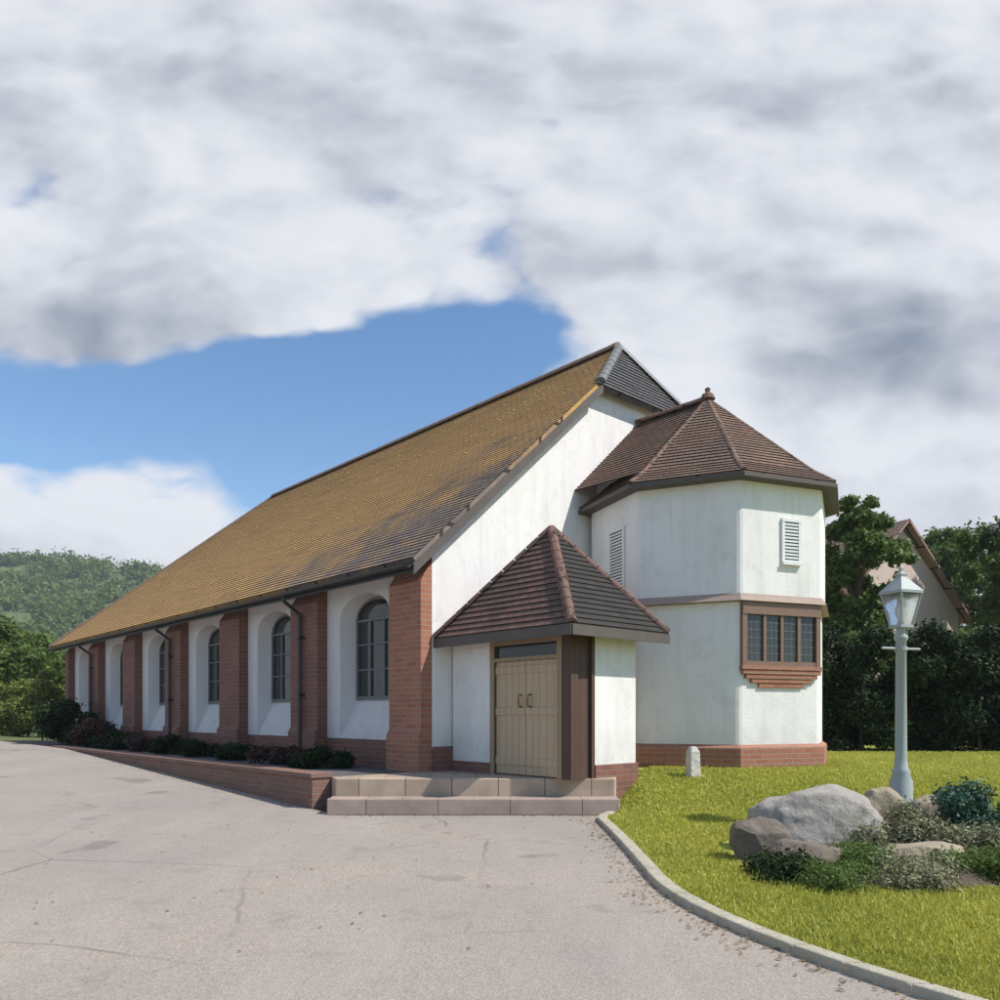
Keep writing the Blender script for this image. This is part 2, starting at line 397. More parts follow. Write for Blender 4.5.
# long side walls
w = MB()
for i in range(6):
    c0, c1 = piers[i][1], piers[i+1][0]
    w.face([(0, c1, .2), (0, c0, .2), (0, c0, .86), (0, c1, .86)]); w.face([(0, c1, 3.42), (0, c0, 3.42), (0, c0, zw), (0, c1, zw)])
    w.face([(.32, c1, .2), (.32, c0, .2), (.32, c0, zw), (.32, c1, zw)])
    w.face([(0, c1, .86), (0, c0, .86), (.32, c0, .86), (.32, c1, .86)])
for a0, a1 in piers: w.face([(0, a1, .2), (0, a0, .2), (0, a0, zw), (0, a1, zw)])
w.build('side_wall', M['brick'], hall)
w = MB(); w.face([(Wd, 0, .2), (Wd, L, .2), (Wd, L, zw), (Wd, 0, zw)]); w.face([(Wd, L, .2), (0, L, .2), (0, L, zw), (Wd, L, zw)])
w.build('rear_wall', M['brick'], hall)
# front gable wall in white render, truncated by the half hip
HV = 3.72; HA = .55
g = MB(); g.face([(0, 0, .75), (Wd, 0, .75), (Wd, 0, zr(0)), (Wd-HV, 0, zr(HV)), (HV, 0, zr(HV)), (0, 0, zr(0))])
g.build('gable_wall', M['render'], hall)
pl = MB(); pl.box(.0, Wd, -.035, .0, .2, .75); pl.face([(0, -.035, .75), (Wd, -.035, .75), (Wd, 0, .79), (0, 0, .79)])
pl.build('plinth', M['brick'], hall)
# brick piers (buttresses) down the side
for i, (a0, a1) in enumerate(piers):
    b = MB(); pr = -.2
    b.box(pr-.05, -.001, a0, a1, .2, .95); z0 = .95
    b.hexa([(pr-.05, a0, z0), (-.001, a0, z0), (-.001, a1, z0), (pr-.05, a1, z0)], [(pr, a0, 1.03), (-.001, a0, 1.03), (-.001, a1, 1.03), (pr, a1, 1.03)])
    b.box(pr, -.001, a0, a1, 1.03, 3.18)
    b.hexa([(pr, a0, 3.18), (-.001, a0, 3.18), (-.001, a1, 3.18), (pr, a1, 3.18)], [(-.04, a0, 3.45), (-.001, a0, 3.45), (-.001, a1, 3.45), (-.04, a1, 3.45)])
    b.build('brick_pier', M['brick_warm'] if i == 0 else M['brick'], hall)  # corner pier in a brighter brick: its sunlight put into the colour
# white recessed windows
def side_window(c0, c1):
    mb = MB(); o0, o1 = c0+.25, c1-.42; zs, zt = 1.5, 2.86; zm = .86; zh = 3.42; D = .26
    N = 10; mid = (o0+o1)/2; hw = (o1-o0)/2
    arch = [(mid+hw*math.cos(PI*k/N), zt+.36*math.sin(PI*k/N)) for k in range(N+1)]     # from o1 to o0
    x = -.012
    # face panel round the opening
    mb.face([(x, o0, zm), (x, c0, zm), (x, c0, zt), (x, o0, zt)]); mb.face([(x, c1, zm), (x, o1, zm), (x, o1, zt), (x, c1, zt)])
    for k in range(N):
        (y0, z0), (y1, z1) = arch[k], arch[k+1]
        t0, t1 = c1+(c0-c1)*k/N, c1+(c0-c1)*(k+1)/N
        mb.face([(x, t0, zh), (x, y0, z0), (x, y1, z1), (x, t1, zh)])
        mb.face([(x, y1, z1), (x, y0, z0), (D, mid+(y0-mid)*.84, z0-.03), (D, mid+(y1-mid)*.84, z1-.03)])
    mb.face([(x, t1, zh), (x, c0, zh), (x, c0, zt), (x, o0, zt)][:0] or [(x, c1, zh), (x, c1, zt), (x, o1, zt)])
    mb.face([(x, c0, zt), (x, c0, zh), (x, o0, zt)])
    q0, q1 = mid-hw*.84, mid+hw*.84
    mb.face([(x, o1, zm), (x, o1, zt), (D, q1, zt-.03), (D, q1, zs)]); mb.face([(x, o0, zt), (x, o0, zm), (D, q0, zs), (D, q0, zt-.03)])
    mb.face([(x, o1, zm), (D, q1, zs), (D, q0, zs), (x, o0, zm)])       # steep white sill
    # thin returns so that the panel has thickness
    mb.face([(x, c0, zm), (x, o0, zm), (0.05, o0, zm), (.05, c0, zm)]); mb.face([(x, o1, zm), (x, c1, zm), (0.05, c1, zm), (.05, o1, zm)])
    s = mb.build('window_surround', M['surround'], hall)
    fr = MB(); xf = D-.035
    fr.box(xf, D+.01, q0, q0+.05, zs, zt); fr.box(xf, D+.01, q1-.05, q1, zs, zt); fr.box(xf, D+.01, q0+.05, q1-.05, zs, zs+.06)
    fr.box(xf, D+.01, q0+.05, q1-.05, zt-.06, zt-.02)
    for f in (1/3, 2/3): yy = q0+(q1-q0)*f; fr.box(xf+.004, D+.012, yy-.02, yy+.02, zs+.06, zt-.06)
    for z in (zs+.5, zs+.92): fr.box(xf+.008, D+.014, q0+.05, q1-.05, z-.012, z+.012)
    for k in range(N):
        (y0, z0), (y1, z1) = arch[k], arch[k+1]
        A = Vector((xf, mid+(y0-mid)*.84, z0-.03)); B = Vector((xf, mid+(y1-mid)*.84, z1-.03)); cen = Vector((xf, mid, zt-.05))
        A2 = A+(cen-A).normalized()*.05; B2 = B+(cen-B).normalized()*.05
        fr.face([A, A2, B2, B][::-1])
    fr.build('frame', M['lead'], s)
    gl = MB(); pts = [(D, mid+(y-mid)*.84, z-.03) for y, z in arch]
    gl.face([(D+.002, q1, zs)] + [(D+.002, p[1], p[2]) for p in pts] + [(D+.002, q0, zs)]); gl.build('pane', M['glass'], s, weld=False)
for i in range(6): side_window(piers[i][1], piers[i+1][0])

# ---- tiled slopes laid in real courses
def tiles(mb, A, B, Cc, D, gauge=.1, tw=.165, lift=.018, m=0, wob=False):
    """A-B eaves edge left to right seen from outside, D-C top edge above it"""
    A, B, Cc, D = map(Vector, (A, B, Cc, D))
    up = ((D+Cc)/2-(A+B)/2); e = (B-A).normalized(); nrm = e.cross(up).normalized(); sl = nrm.cross(e)
    H = (D-A).dot(sl); n = max(1, round(H/gauge))
    for k in range(n):
        t0, t1 = k/n, (k+1.0)/n
        l0, r0, l1, r1 = A.lerp(D, t0), B.lerp(Cc, t0), A.lerp(D, t1), B.lerp(Cc, t1)
        up_ = nrm*lift
        q = [l0+up_, r0+up_, r1+nrm*.002, l1+nrm*.002]
        uv = [((p-A).dot(e)/tw, k + (0.001 if i < 2 else .999)) for i, p in enumerate(q)]
        if (q[2]-q[3]).length < 1e-4: q = q[:3]; uv = uv[:3]
        if wob and len(q) == 4:
            ns = max(1, int((r0-l0).length/.8)); hs_ = [random.uniform(-.0015, .0025) for _ in range(ns+1)]
            for i in range(ns):
                fa, fb = i/ns, (i+1)/ns; h0, h1 = nrm*hs_[i], nrm*hs_[i+1]
                a_, b_ = q[0].lerp(q[1], fa)+h0, q[0].lerp(q[1], fb)+h1; c_, d_ = q[3].lerp(q[2], fb), q[3].lerp(q[2], fa)
                mb.face([a_, b_, c_, d_], [((p-A).dot(e)/tw, k+v) for p, v in ((a_, .001), (b_, .001), (c_, .999), (d_, .999))], m)
        else: mb.face(q, uv, m)
        uv2 = [((p-A).dot(e)/tw, k+.01) for p in (l0, r0, r0, l0)]
        mb.face([l0-up_*.3, r0-up_*.3, r0+up_, l0+up_], uv2, m)
def under(mb, pts, th=.07, m=0):
    P = [Vector(p) for p in pts]; n = (P[1]-P[0]).cross(P[-1]-P[0]).normalized()
    Q = [p-n*th for p in P]; mb.face([q for q in Q[::-1]], m=m)
    for i in range(len(P)): j = (i+1) % len(P); mb.face([Q[i], Q[j], P[j], P[i]], m=m)
RT = .12                                                     # build-up of the roof above the rafters
OE, OG = .5, .22                                             # overhang at the eaves and at the gable
def rz_(v): return zw + SL*v + RT
mid = Wd/2; zR = rz_(mid)
hip_back = 4.1
eL0, eL1 = (-OE, -OG, rz_(-OE)), (-OE, L+OE, rz_(-OE))
eR0, eR1 = (Wd+OE, -OG, rz_(-OE)), (Wd+OE, L+OE, rz_(-OE))
hvL = (HV-.25, -OG, rz_(HV-.25)); hvR = (Wd-HV+.25, -OG, rz_(HV-.25))
rF = (mid, HA, zR); rB = (mid, L+OE-hip_back-.4, zR)
rf = MB(); ro = rf
# left slope: eave runs from back (left seen from outside) to front
zc = hvL[2]; tcut = (zc-eL0[2])/(zR-eL0[2])
def lp(p, q, t): return tuple(a+(b-a)*t for a, b in zip(p, q))
bkL = lp(eL1, rB, tcut); bkR = lp(eR1, rB, tcut)
tiles(rf, eL1, eL0, hvL, bkL, wob=True, lift=.013); tiles(rf, bkL, hvL, rF, rB, wob=True, lift=.013)
tiles(rf, eR0, eR1, bkR, hvR); tiles(rf, hvR, bkR, rB, rF)
tiles(rf, eR1, eL1, rB, rB)
under(rf, [eL1, eL0, hvL, rF, rB]); under(rf, [eR0, eR1, rB, rF, hvR]); under(rf, [eR1, eL1, rB])
roof = rf.build('roof', M['tile_main'], hall)
hh = MB(); tiles(hh, (hvL[0]-.1, -OG-.02, hvL[2]-.08), (hvR[0]+.1, -OG-.02, hvR[2]-.08), rF, rF, lift=.022); under(hh, [(hvL[0]-.1, -OG-.02, hvL[2]-.08), (hvR[0]+.1, -OG-.02, hvR[2]-.08), rF], .09)
hh.build('half_hip', M['tile_dark'], roof)
mo = MB(); nL = Vector((-SL, 0, 1)).normalized()
for _ in range(1100):
    a = random.uniform(.2, L-1); v = random.uniform(-.4, mid-.3)
    if (a*.055 + (zr(v)-3.3)*.115) < .30+random.uniform(-.08, .2) or a > L-1-(v*.9): continue
    c = Vector((v, a, rz_(v)+.012)); t1_ = Vector((0, 1, 0)); t2_ = nL.cross(t1_); rr = random.uniform(.015, .045); hh0 = rr*random.uniform(.35, .7)
    ring = [c+(t1_*math.cos(q*1.047)+t2_*math.sin(q*1.047))*rr*random.uniform(.7, 1.2) for q in range(6)]; top = c+nL*hh0
    for q in range(6): mo.face([ring[q], ring[(q+1) % 6], top])
mso = mo.build('moss', m_plain('moss_clumps', (.30, .20, .06), .95, .5, 3), roof, smooth=True); mso['kind'] = 'stuff'
def ridge(mb, p, q, r=.12, seg=.33, n=7):
    p, q = Vector(p), Vector(q); Lg = (q-p).length; d = (q-p)/Lg; k = max(1, int(Lg/seg)); u = d.cross(Vector((0, 0, 1))).normalized(); w_ = u.cross(d)
    for i in range(k):
        a, b = p+d*(i*Lg/k), p+d*((i+1)*Lg/k-.012)
        rr = (r*random.uniform(.97, 1.03), r*.95)
        A = [a+(u*math.cos(t*PI/n)*rr[0]+w_*(math.sin(t*PI/n)*rr[0]-.03)) for t in range(n+1)]
        Bq = [b+(u*math.cos(t*PI/n)*rr[1]+w_*(math.sin(t*PI/n)*rr[1]-.03)) for t in range(n+1)]
        for t in range(n): mb.face([A[t], A[t+1], Bq[t+1], Bq[t]])
        mb.face(A); mb.face(Bq[::-1])
hg = MB(); ridge(hg, hvL, rF, .09, .25); ridge(hg, hvR, rF, .09, .25); hg.build('half_hip_tiles', M['lead'], roof)
rg = MB(); ridge(rg, rF, rB); ridge(rg, eL1, rB, .09, .25); ridge(rg, eR1, rB, .09, .25)
rg.build('ridge_tiles', M['ridge'], roof)
# bargeboards, fascia, gutter, downpipes
for s in (0, 1):
    bb = MB()
    def X(v): return v if s == 0 else Wd-v
    v0, v1 = -OE, HV-.2
    for (dz0, dz1, y0, y1) in ((-.24, -.085, -OG-.025, -OG+.02),):
        pts = [(X(v0), rz_(v0)), (X(v1), rz_(v1))]
        B_ = [(pts[0][0], y0, pts[0][1]+dz0), (pts[1][0], y0, pts[1][1]+dz0), (pts[1][0], y1, pts[1][1]+dz0), (pts[0][0], y1, pts[0][1]+dz0)]
        T_ = [(p[0], p[1], p[2]+dz1-dz0) for p in B_]
        bb.hexa(B_, T_)
    bb.build('bargeboard', M['fascia'], hall)
gt = MB(); xg = -OE-.07; zg = rz_(-OE)-.1
for k in range(8):
    t0, t1 = PI+k*PI/8, PI+(k+1)*PI/8
    for r, fl in ((.062, 0), (.054, 1)):
        q = [(xg+r*math.cos(t0), -OG, zg+r*math.sin(t0)), (xg+r*math.cos(t1), -OG, zg+r*math.sin(t1)), (xg+r*math.cos(t1), L+OE, zg+r*math.sin(t1)), (xg+r*math.cos(t0), L+OE, zg+r*math.sin(t0))]
        gt.face(q if fl else q[::-1])
gt.box(-OE-.002, -OE+.02, -OG, L+OE, zg-.1, zg+.02)
gt.build('gutter', M['black_iron'], hall)
for a in (3.44, 9.64, 15.84):
    d = MB(); d.tube([(xg, a, zg-.05), (xg, a, zg-.13), (-.265, a, 3.0), (-.265, a, .5)], .036, 8)
    for z in (2.6, 1.6): d.box(-.32, -.19, a-.06, a+.06, z-.02, z+.02)
    d.build('downpipe', M['black_iron'], hall)

# ---- turret: an octagon with a corner pointing at the viewer
tc = (4.78, -1.5); TR = 2.0; TZT = 4.78
def octp(r, c=tc): return [(c[0]+r*math.cos(-PI/2+R(1.5)+k*PI/4), c[1]+r*math.sin(-PI/2+R(1.5)+k*PI/4)) for k in range(8)]
tw_ = MB(); tw_.prism(octp(TR), 3.02, TZT, cap=False); tw_.prism(octp(TR-.05), .8, 2.92, cap=False)
tw_.build('turret_wall', M['render'], hall, bevel=.05)
sc_ = MB(); sc_.prism(octp(TR+.02), 2.93, 3.02)
A8, B8 = octp(TR+.07), octp(TR+.005)
for k in range(8):
    j = (k+1) % 8; sc_.face([(*A8[k], 2.93), (*A8[j], 2.93), (*B8[j], 3.04), (*B8[k], 3.04)]); sc_.face([(*octp(TR-.06)[j], 2.925), (*octp(TR-.06)[k], 2.925), (*A8[k], 2.93), (*A8[j], 2.93)][::-1])
sc_.build('string_course', M['tile_turret'] if False else m_plain('buff_brick_band', (.36, .27, .225), .85, .2, 8), hall)
tp = MB(); tp.prism(octp(TR+.03), .15, .76, cap=False)
A8, B8 = octp(TR+.03), octp(TR-.05)
for k in range(8): j = (k+1) % 8; tp.face([(*A8[k], .76), (*A8[j], .76), (*B8[j], .81), (*B8[k], .81)])
tp.build('turret_plinth', M['brick_warm'], hall)
tf = MB(); e8 = octp(2.2); m8 = octp(1.85); zE, zM, zA = TZT+.0, 5.02, 6.68
for k in range(8):
    j = (k+1) % 8
    tiles(tf, (*e8[k], zE), (*e8[j], zE), (*m8[j], zM), (*m8[k], zM))
    tiles(tf, (*m8[k], zM), (*m8[j], zM), (*tc, zA), (*tc, zA))
    tf.face([(*e8[k], zE-.06), (*octp(TR-.1)[k], zE-.06), (*octp(TR-.1)[j], zE-.06), (*e8[j], zE-.06)])
    tf.face([(*e8[k], zE-.06), (*e8[j], zE-.06), (*e8[j], zE), (*e8[k], zE)])
tro = tf.build('turret_roof', M['tile_turret'], hall)
# link roof running back from the turret to the gable
lk = MB(); ridge(lk, (tc[0], tc[1], zA-.02), (tc[0], .05, zA-.02), .1)
tiles(lk, (tc[0]-1.72, .05, TZT+.3), (tc[0]-1.72, tc[1], TZT+.3), (tc[0], tc[1], zA-.05), (tc[0], .05, zA-.05))
tiles(lk, (tc[0]+1.72, tc[1], TZT+.3), (tc[0]+1.72, .05, TZT+.3), (tc[0], .05, zA-.05), (tc[0], tc[1], zA-.05))
lk.build('turret_link_roof', M['tile_turret'], hall)
lw = MB(); lw.box(tc[0]-1.2, tc[0]+1.2, tc[1], -.04, .5, TZT+.5); lw.build('turret_neck', M['render'], hall)
hp = MB()
for k in range(8): ridge(hp, (*e8[k], zE+.02), (*m8[k], zM+.02), .05, .2); ridge(hp, (*m8[k], zM+.02), (*tc, zA), .05, .22)
hp.lathe([(.0, zA-.05), (.13, zA-.02), (.1, zA+.06), (.04, zA+.1), (.05, zA+.16), (0.0, zA+.2)][0:], 10, tc)
hp.build('hip_tiles', M['tile_turret'], tro)
gu = MB(); gu.prism(octp(2.24), TZT-.085, TZT-.03); gu.build('turret_gutter', M['fascia'], tro)

def facet_frame(k, r):
    """frame of octagon facet k: origin at its middle, t along, n outwards"""
    P = octp(r); a, b = Vector((*P[k], 0)), Vector((*P[(k+1) % 8], 0)); t = (b-a).normalized(); n = Vector((t.y, -t.x, 0)); return (a+b)/2, t, n, (b-a).length
def on_facet(mb, k, r, u0, u1, z0, z1, d0, d1):
    o, t, n, _ = facet_frame(k, r)
    q = [o+t*u0+n*d0, o+t*u1+n*d0, o+t*u1+n*d1, o+t*u0+n*d1]; q = [q[3], q[2], q[1], q[0]]
    mb.hexa([(p.x, p.y, z0) for p in q], [(p.x, p.y, z1) for p in q])
# wide leaded window on facet 0 (towards the right)
def wide_window(k):
    r = TR-.05; o, t, n, ln = facet_frame(k, r); hwid = ln/2-.1
    s = MB(); on_facet(s, k, r, -hwid-.08, hwid+.08, 2.74, 2.92, .0, .07)                    # head
    on_facet(s, k, r, -hwid-.08, -hwid, 1.98, 2.74, .0, .06); on_facet(s, k, r, hwid, hwid+.08, 1.98, 2.74, .0, .06)
    s2 = s.build('wide_window', M['brown_frame'], hall)
    f = MB(); on_facet(f, k, r, -hwid, hwid, 1.98, 2.05, .0, .05)
    for q in (-.34, 0, .34): on_facet(f, k, r, q*hwid*1.45-.025, q*hwid*1.45+.025, 2.05, 2.74, .0, .052)
    f.build('frame', M['brown_frame'], s2)
    pn = MB(); on_facet(pn, k, r, -hwid, hwid, 2.05, 2.74, .0, .018); pn.build('pane', M['glass'], s2)
    ld = MB()
    for i in range(1, 14): q = -hwid+2*hwid*i/14; on_facet(ld, k, r, q-.005, q+.005, 2.05, 2.74, .018, .024)
    for i in range(1, 6): z = 2.05+.69*i/6; on_facet(ld, k, r, -hwid, hwid, z-.005, z+.005, .018, .026)
    ld.build('lead_cames', M['lead'], s2)
    # brick apron under the window, stepped in towards its foot
    ap = MB(); rows = 5
    for i in range(rows): hwi = (hwid+.1)*(1-.055*i*i/2); on_facet(ap, k, r, -hwi, hwi, 1.98-.065*(i+1)+.004, 1.98-.065*i, .0, .085-.012*i)
    ap.build('brick_sill', M['brick_warm'], s2, bevel=.006)
wide_window(7)
def slim_window(k, uo, w2, z0, z1):
    r = TR; s = MB(); on_facet(s, k, r, uo-w2-.05, uo+w2+.05, z0-.05, z0, .0, .06); on_facet(s, k, r, uo-w2-.05, uo-w2, z0, z1, 0, .03)
    on_facet(s, k, r, uo+w2, uo+w2+.05, z0, z1, 0, .03); on_facet(s, k, r, uo-w2-.05, uo+w2+.05, z1, z1+.05, 0, .035)
    sw = s.build('slim_window', M['white_paint'], hall)
    p = MB(); on_facet(p, k, r, uo-w2, uo+w2, z0, z1, 0, .012); p.build('pane', M['glass'], sw)
    f = MB()
    nb = int((z1-z0)/.05)
    for i in range(nb): on_facet(f, k, r, uo-w2, uo+w2, z0+.05*i, z0+.05*i+.028, .012, .024)
    f.build('louvre', M['white_paint'], sw)
slim_window(7, .16, .13, 3.55, 4.15)
slim_window(5, .15, .2, 3.3, 4.2)

# ---- porch
pv0, pv1, pa0 = .36, 1.66, -2.4
pw = MB(); zt_ = 2.42
dq0, dq1 = -2.26, -.88
# side wall facing the yard with its door opening
def wallbox(mb, x0, x1, y0, y1, z0, z1): mb.box(x0, x1, y0, y1, z0, z1)
wallbox(pw, pv0, pv0+.16, dq1, -.04, zb+.12, zt_); wallbox(pw, pv0, pv0+.16, dq0, dq1, 2.3, zt_); 
wallbox(pw, .80, pv1, pa0, pa0+.16, zb+.15, zt_); wallbox(pw, pv0+.16, .80, pa0, pa0+.16, 2.34, zt_)
wallbox(pw, pv1-.16, pv1, pa0+.16, -.04, -.2, zt_)
pw.build('porch_wall', M['render'], hall)
pp = MB(); pp.box(pv0-.03, pv0, dq1, -.04, .3, .58); pp.build('porch_plinth', M['brick'], hall)
pp = MB(); pp.box(.80, pv1+.02, pa0-.03, pa0-.001, -.2, .60); pp.box(pv1+.001, pv1+.02, pa0, -.04, -.2, .60); pp.build('porch_plinth', M['brick'], hall)
cpst = MB(); cpst.box(pv0-.01, pv0+.13, pa0-.01, dq0, zb, 2.36); cpst.build('corner_post', M['dark_wood'], hall, bevel=.006)
dk = MB(); dk.box(pv0+.13, .80, pa0+.03, pa0+.09, zb, 2.34); dk.build('timber_panel', M['dark_wood'], hall)
for x in (.74,):
    q = MB(); q.box(x, x+.06, pa0-.015, pa0+.12, zb, 2.34); q.build('panel_post', M['dark_wood'], hall)
# double door
df = MB(); df.box(pv0-.02, pv0+.1, dq0, dq0+.09, zb, 2.3); df.box(pv0-.02, pv0+.1, dq1-.09, dq1, zb, 2.3); df.box(pv0-.02, pv0+.1, dq0+.09, dq1-.09, 2.2, 2.3)
df.box(pv0-.02, pv0+.1, dq0+.09, dq1-.09, 1.98, 2.03)
dfo = df.build('door_frame', M['oak_frame'], hall)
tl = MB(); tl.box(pv0+.03, pv0+.05, dq0+.09, dq1-.09, 2.03, 2.2); tl.build('fanlight', M['glass'], dfo)
mid_ = (dq0+dq1)/2
for s0, s1, hy in ((dq0+.092, mid_-.003, mid_-.09), (mid_+.003, dq1-.092, mid_+.09)):
    d = MB(); d.box(pv0+.02, pv0+.065, s0, s1, zb+.015, 1.978)
    for z in (.62, 1.3, 1.86): d.box(pv0+.005, pv0+.02, s0, s1, z-.05, z+.05)
    dd = d.build('door', M['door'], hall, bevel=.004)
    hd = MB(); hd.tube([(pv0-.03, hy, 1.36), (pv0-.045, hy, 1.44), (pv0-.03, hy, 1.52)], .012, 6); hd.box(pv0-.03, pv0+.018, hy-.012, hy+.012, 1.35, 1.37); hd.box(pv0-.03, pv0+.018, hy-.012, hy+.012, 1.51, 1.53)
    hd.build('handle', M['brass'], dd)
pr = MB(); ex0, ex1, ey0, ey1 = .03, 1.97, -2.72, -.02; ez = 2.36; apx = (1.04, -1.40, 3.9)
cs = [(ex0, ey1, ez), (ex0, ey0, ez), (ex1, ey0, ez), (ex1, ey1, ez)]
for i in range(4):
    tiles(pr, cs[i], cs[(i+1) % 4], apx, apx, m=1 if i == 1 else 0)  # front slope takes the blackened tiles, its shade put into the colour
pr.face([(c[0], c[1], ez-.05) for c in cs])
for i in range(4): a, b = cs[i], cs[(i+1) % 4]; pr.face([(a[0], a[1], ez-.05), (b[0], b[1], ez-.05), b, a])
pro = pr.build('porch_roof', [M['tile_porch'], M['tile_porch_shade']], hall)
h2 = MB()
for c in cs: ridge(h2, (c[0], c[1], c[2]+.03), apx, .07, .22)
h2.build('hip_tiles', M['tile_porch'], pro)
fs = MB(); fs.box(ex0-.02, ex0, ey0, ey1, ez-.14, ez-.01); fs.box(ex0, ex1, ey0-.02, ey0, ez-.14, ez-.01); fs.build('porch_fascia', M['fascia'], hall)

# ------------------------------------------------------------------ foliage
def leaf_mesh(centres, radii, n, size, squash=.8, seed=0, up=.3):
    g = np.random.default_rng(seed); k = len(centres); C_ = np.array(centres, float); Rr = np.array(radii, float)
    wgt = Rr**2; idx = g.choice(k, n, p=wgt/wgt.sum())
    d = g.normal(size=(n, 3)); d /= np.linalg.norm(d, axis=1)[:, None]
    rad = g.random(n)**.5*(1+.7*g.random(n)**4)
    off_ = d*(rad*Rr[idx])[:, None]; off_[:, 2] *= squash
    P = C_[idx]+off_
    nm = d*.7+g.normal(size=(n, 3))*.6; nm[:, 2] += up; nm /= np.linalg.norm(nm, axis=1)[:, None]
    r = g.normal(size=(n, 3)); t = np.cross(nm, r); t /= np.linalg.norm(t, axis=1)[:, None]; b = np.cross(nm, t)
    s = size*(.6+.8*g.random(n))[:, None]
    V = np.empty((n, 4, 3)); V[:, 0] = P-t*s; V[:, 1] = P+b*s*.5; V[:, 2] = P+t*s+nm*s*.25; V[:, 3] = P-b*s*.5
    return V.reshape(-1, 3)
def quads(name, V, mat, parent=None):
    n = len(V)//4; me = bpy.data.meshes.new(name); me.vertices.add(len(V)); me.vertices.foreach_set('co', V.ravel().astype(np.float32))
    me.loops.add(4*n); me.loops.foreach_set('vertex_index', np.arange(4*n, dtype=np.int32))
    me.polygons.add(n); me.polygons.foreach_set('loop_start', np.arange(0, 4*n, 4, dtype=np.int32))
    try: me.polygons.foreach_set('loop_total', np.full(n, 4, dtype=np.int32))
    except Exception: pass
    me.update(calc_edges=True); me.materials.append(mat)
    o = bpy.data.objects.new(name, me); COL.objects.link(o); o.parent = parent; return o
def tree(name, x, y, H, Wr, mat, label, seed, leaves=14000, size=.13, trunk=.35, group=None, cat='tree', z=None):
    g = random.Random(seed); z = G(x, y) if z is None else z
    root = empty(name, (x, y, z), g.uniform(0, 6), label=label, cat=cat, group=group)
    th = H*trunk; tk = MB(); tips = []
    lean = Vector((g.uniform(-.04, .04), g.uniform(-.04, .04), 1))
    P = [lean*(th*i/3)+Vector((g.uniform(-.05, .05), g.uniform(-.05, .05), 0))*i for i in range(4)] + [lean*H*.8]
    r0 = H*.028; tk.tube([(0, 0, -.3)]+P, [r0*1.4, r0*1.15, r0, r0*.9, r0*.8, r0*.15], 9)
    nb = 9 if H > 3 else 6
    for i in range(nb):
        a = i*2.4+g.uniform(-.3, .3); f = g.uniform(.0, .75); st_ = lean*(th*.8+f*(H*.7-th*.8)); rr = Wr*g.uniform(.5, .85)*(1-.45*f)
        en = st_+Vector((math.cos(a)*rr, math.sin(a)*rr, H*g.uniform(.08, .24))); md = st_.lerp(en, .5)+Vector((0, 0, H*.03))
        tk.tube([st_, md, en], [r0*.45, r0*.3, r0*.1], 6, cap=False); tips += [en, md.lerp(en, .5)]
    tk.build('trunk', M['bark'], root, smooth=True)
    cen = []; rad = []
    nc = 95
    for i in range(nc):
        u = g.random()**.6; a = g.uniform(0, 2*PI); h = g.uniform(-1, 1); hr = math.sqrt(max(0, 1-abs(h)**2.2))
        rr = Wr*hr*u*g.uniform(.8, 1.08)
        cen.append((math.cos(a)*rr, math.sin(a)*rr, th+(H-th)*(.5+.47*h))); rad.append(Wr*g.uniform(.10, .24))
    for t in tips: cen.append(tuple(t)); rad.append(Wr*g.uniform(.12, .24))
    quads('crown', leaf_mesh(cen, rad, leaves, size, seed=seed), mat, root)
    return root
def copy_tree(o, loc, rz, sc, label):
    c = o.copy(); COL.objects.link(c); c.location = loc; c.rotation_euler = (0, 0, rz); c.scale = sc; c['label'] = label
    for ch in list(o.children):
        d = ch.copy(); COL.objects.link(d); d.parent = c
    return c
def shrub(name, x, y, H, Wr, mat, label, seed, leaves=5000, size=.04, group=None, z=None, cat='shrub', flat=.8, Wy=None):
    g = random.Random(seed); z = G(x, y) if z is None else z; Wy = Wy or Wr
    root = empty(name, (x, y, z), 0, label=label, cat=cat, group=group)
    stm = MB(); cen = []; rad = []
    for i in range(7):
        a = i*2.4; e = Vector((math.cos(a)*Wr*.6, math.sin(a)*Wy*.6, H*g.uniform(.55, .85)))
        stm.tube([(0, 0, -.05), e*.5+Vector((0, 0, .05*H)), e], [.018, .012, .005], 5, cap=False)
    stm.build('stem', M['bark'], root)
    for i in range(16 if H > .5 else 10):
        a = g.uniform(0, 2*PI); u = g.random()**.5; hh_ = g.uniform(.15, .9)
        cen.append((math.cos(a)*Wr*u*.8, math.sin(a)*Wy*u*.8, H*hh_*(1-.25*u))); rad.append(max(min(Wr, H*.8)*g.uniform(.22, .42), min(.15, Wr*.5)))
    quads('foliage', leaf_mesh(cen, rad, leaves, size, flat, seed), mat, root)
    return root

def at(px, py_or_none, Y): return (px-503)/800*Y
# trees and hedge right of the turret
GT = 'trees beyond the lawn on the right'
t1 = tree('broadleaf_tree', at(858, 0, 25), 25, 7.7, 1.45, M['leaf_mid'], 'mid green tree rising directly right of the turret, left of the pink-brown house', 11, 42000, .085, group=GT)
t2 = tree('broadleaf_tree', at(1035, 0, 27), 27, 8.3, 2.3, M['leaf_mid'], 'large mid green tree right of the lamp post at the right edge', 12, 42000, .085, group=GT)
copy_tree(t1, (at(905, 0, 46), 46, .4), 1.2, (1.5, 1.5, 1.42), 'tall mid green tree standing behind the pink-brown house')
copy_tree(t2, (at(835, 0, 48), 48, .4), 2.2, (1.3, 1.3, 1.28), 'green treetop showing just past the turret behind the nearest tree')
copy_tree(t2, (at(950, 0, 42), 42, .4), 3.9, (1.25, 1.25, 1.28), 'green tree behind the right end of the house, between the two nearer trees')
copy_tree(t1, (at(1050, 0, 36), 36, .4), 5.0, (1.4, 1.4, 1.3), 'green tree cut off by the right edge behind the large tree')
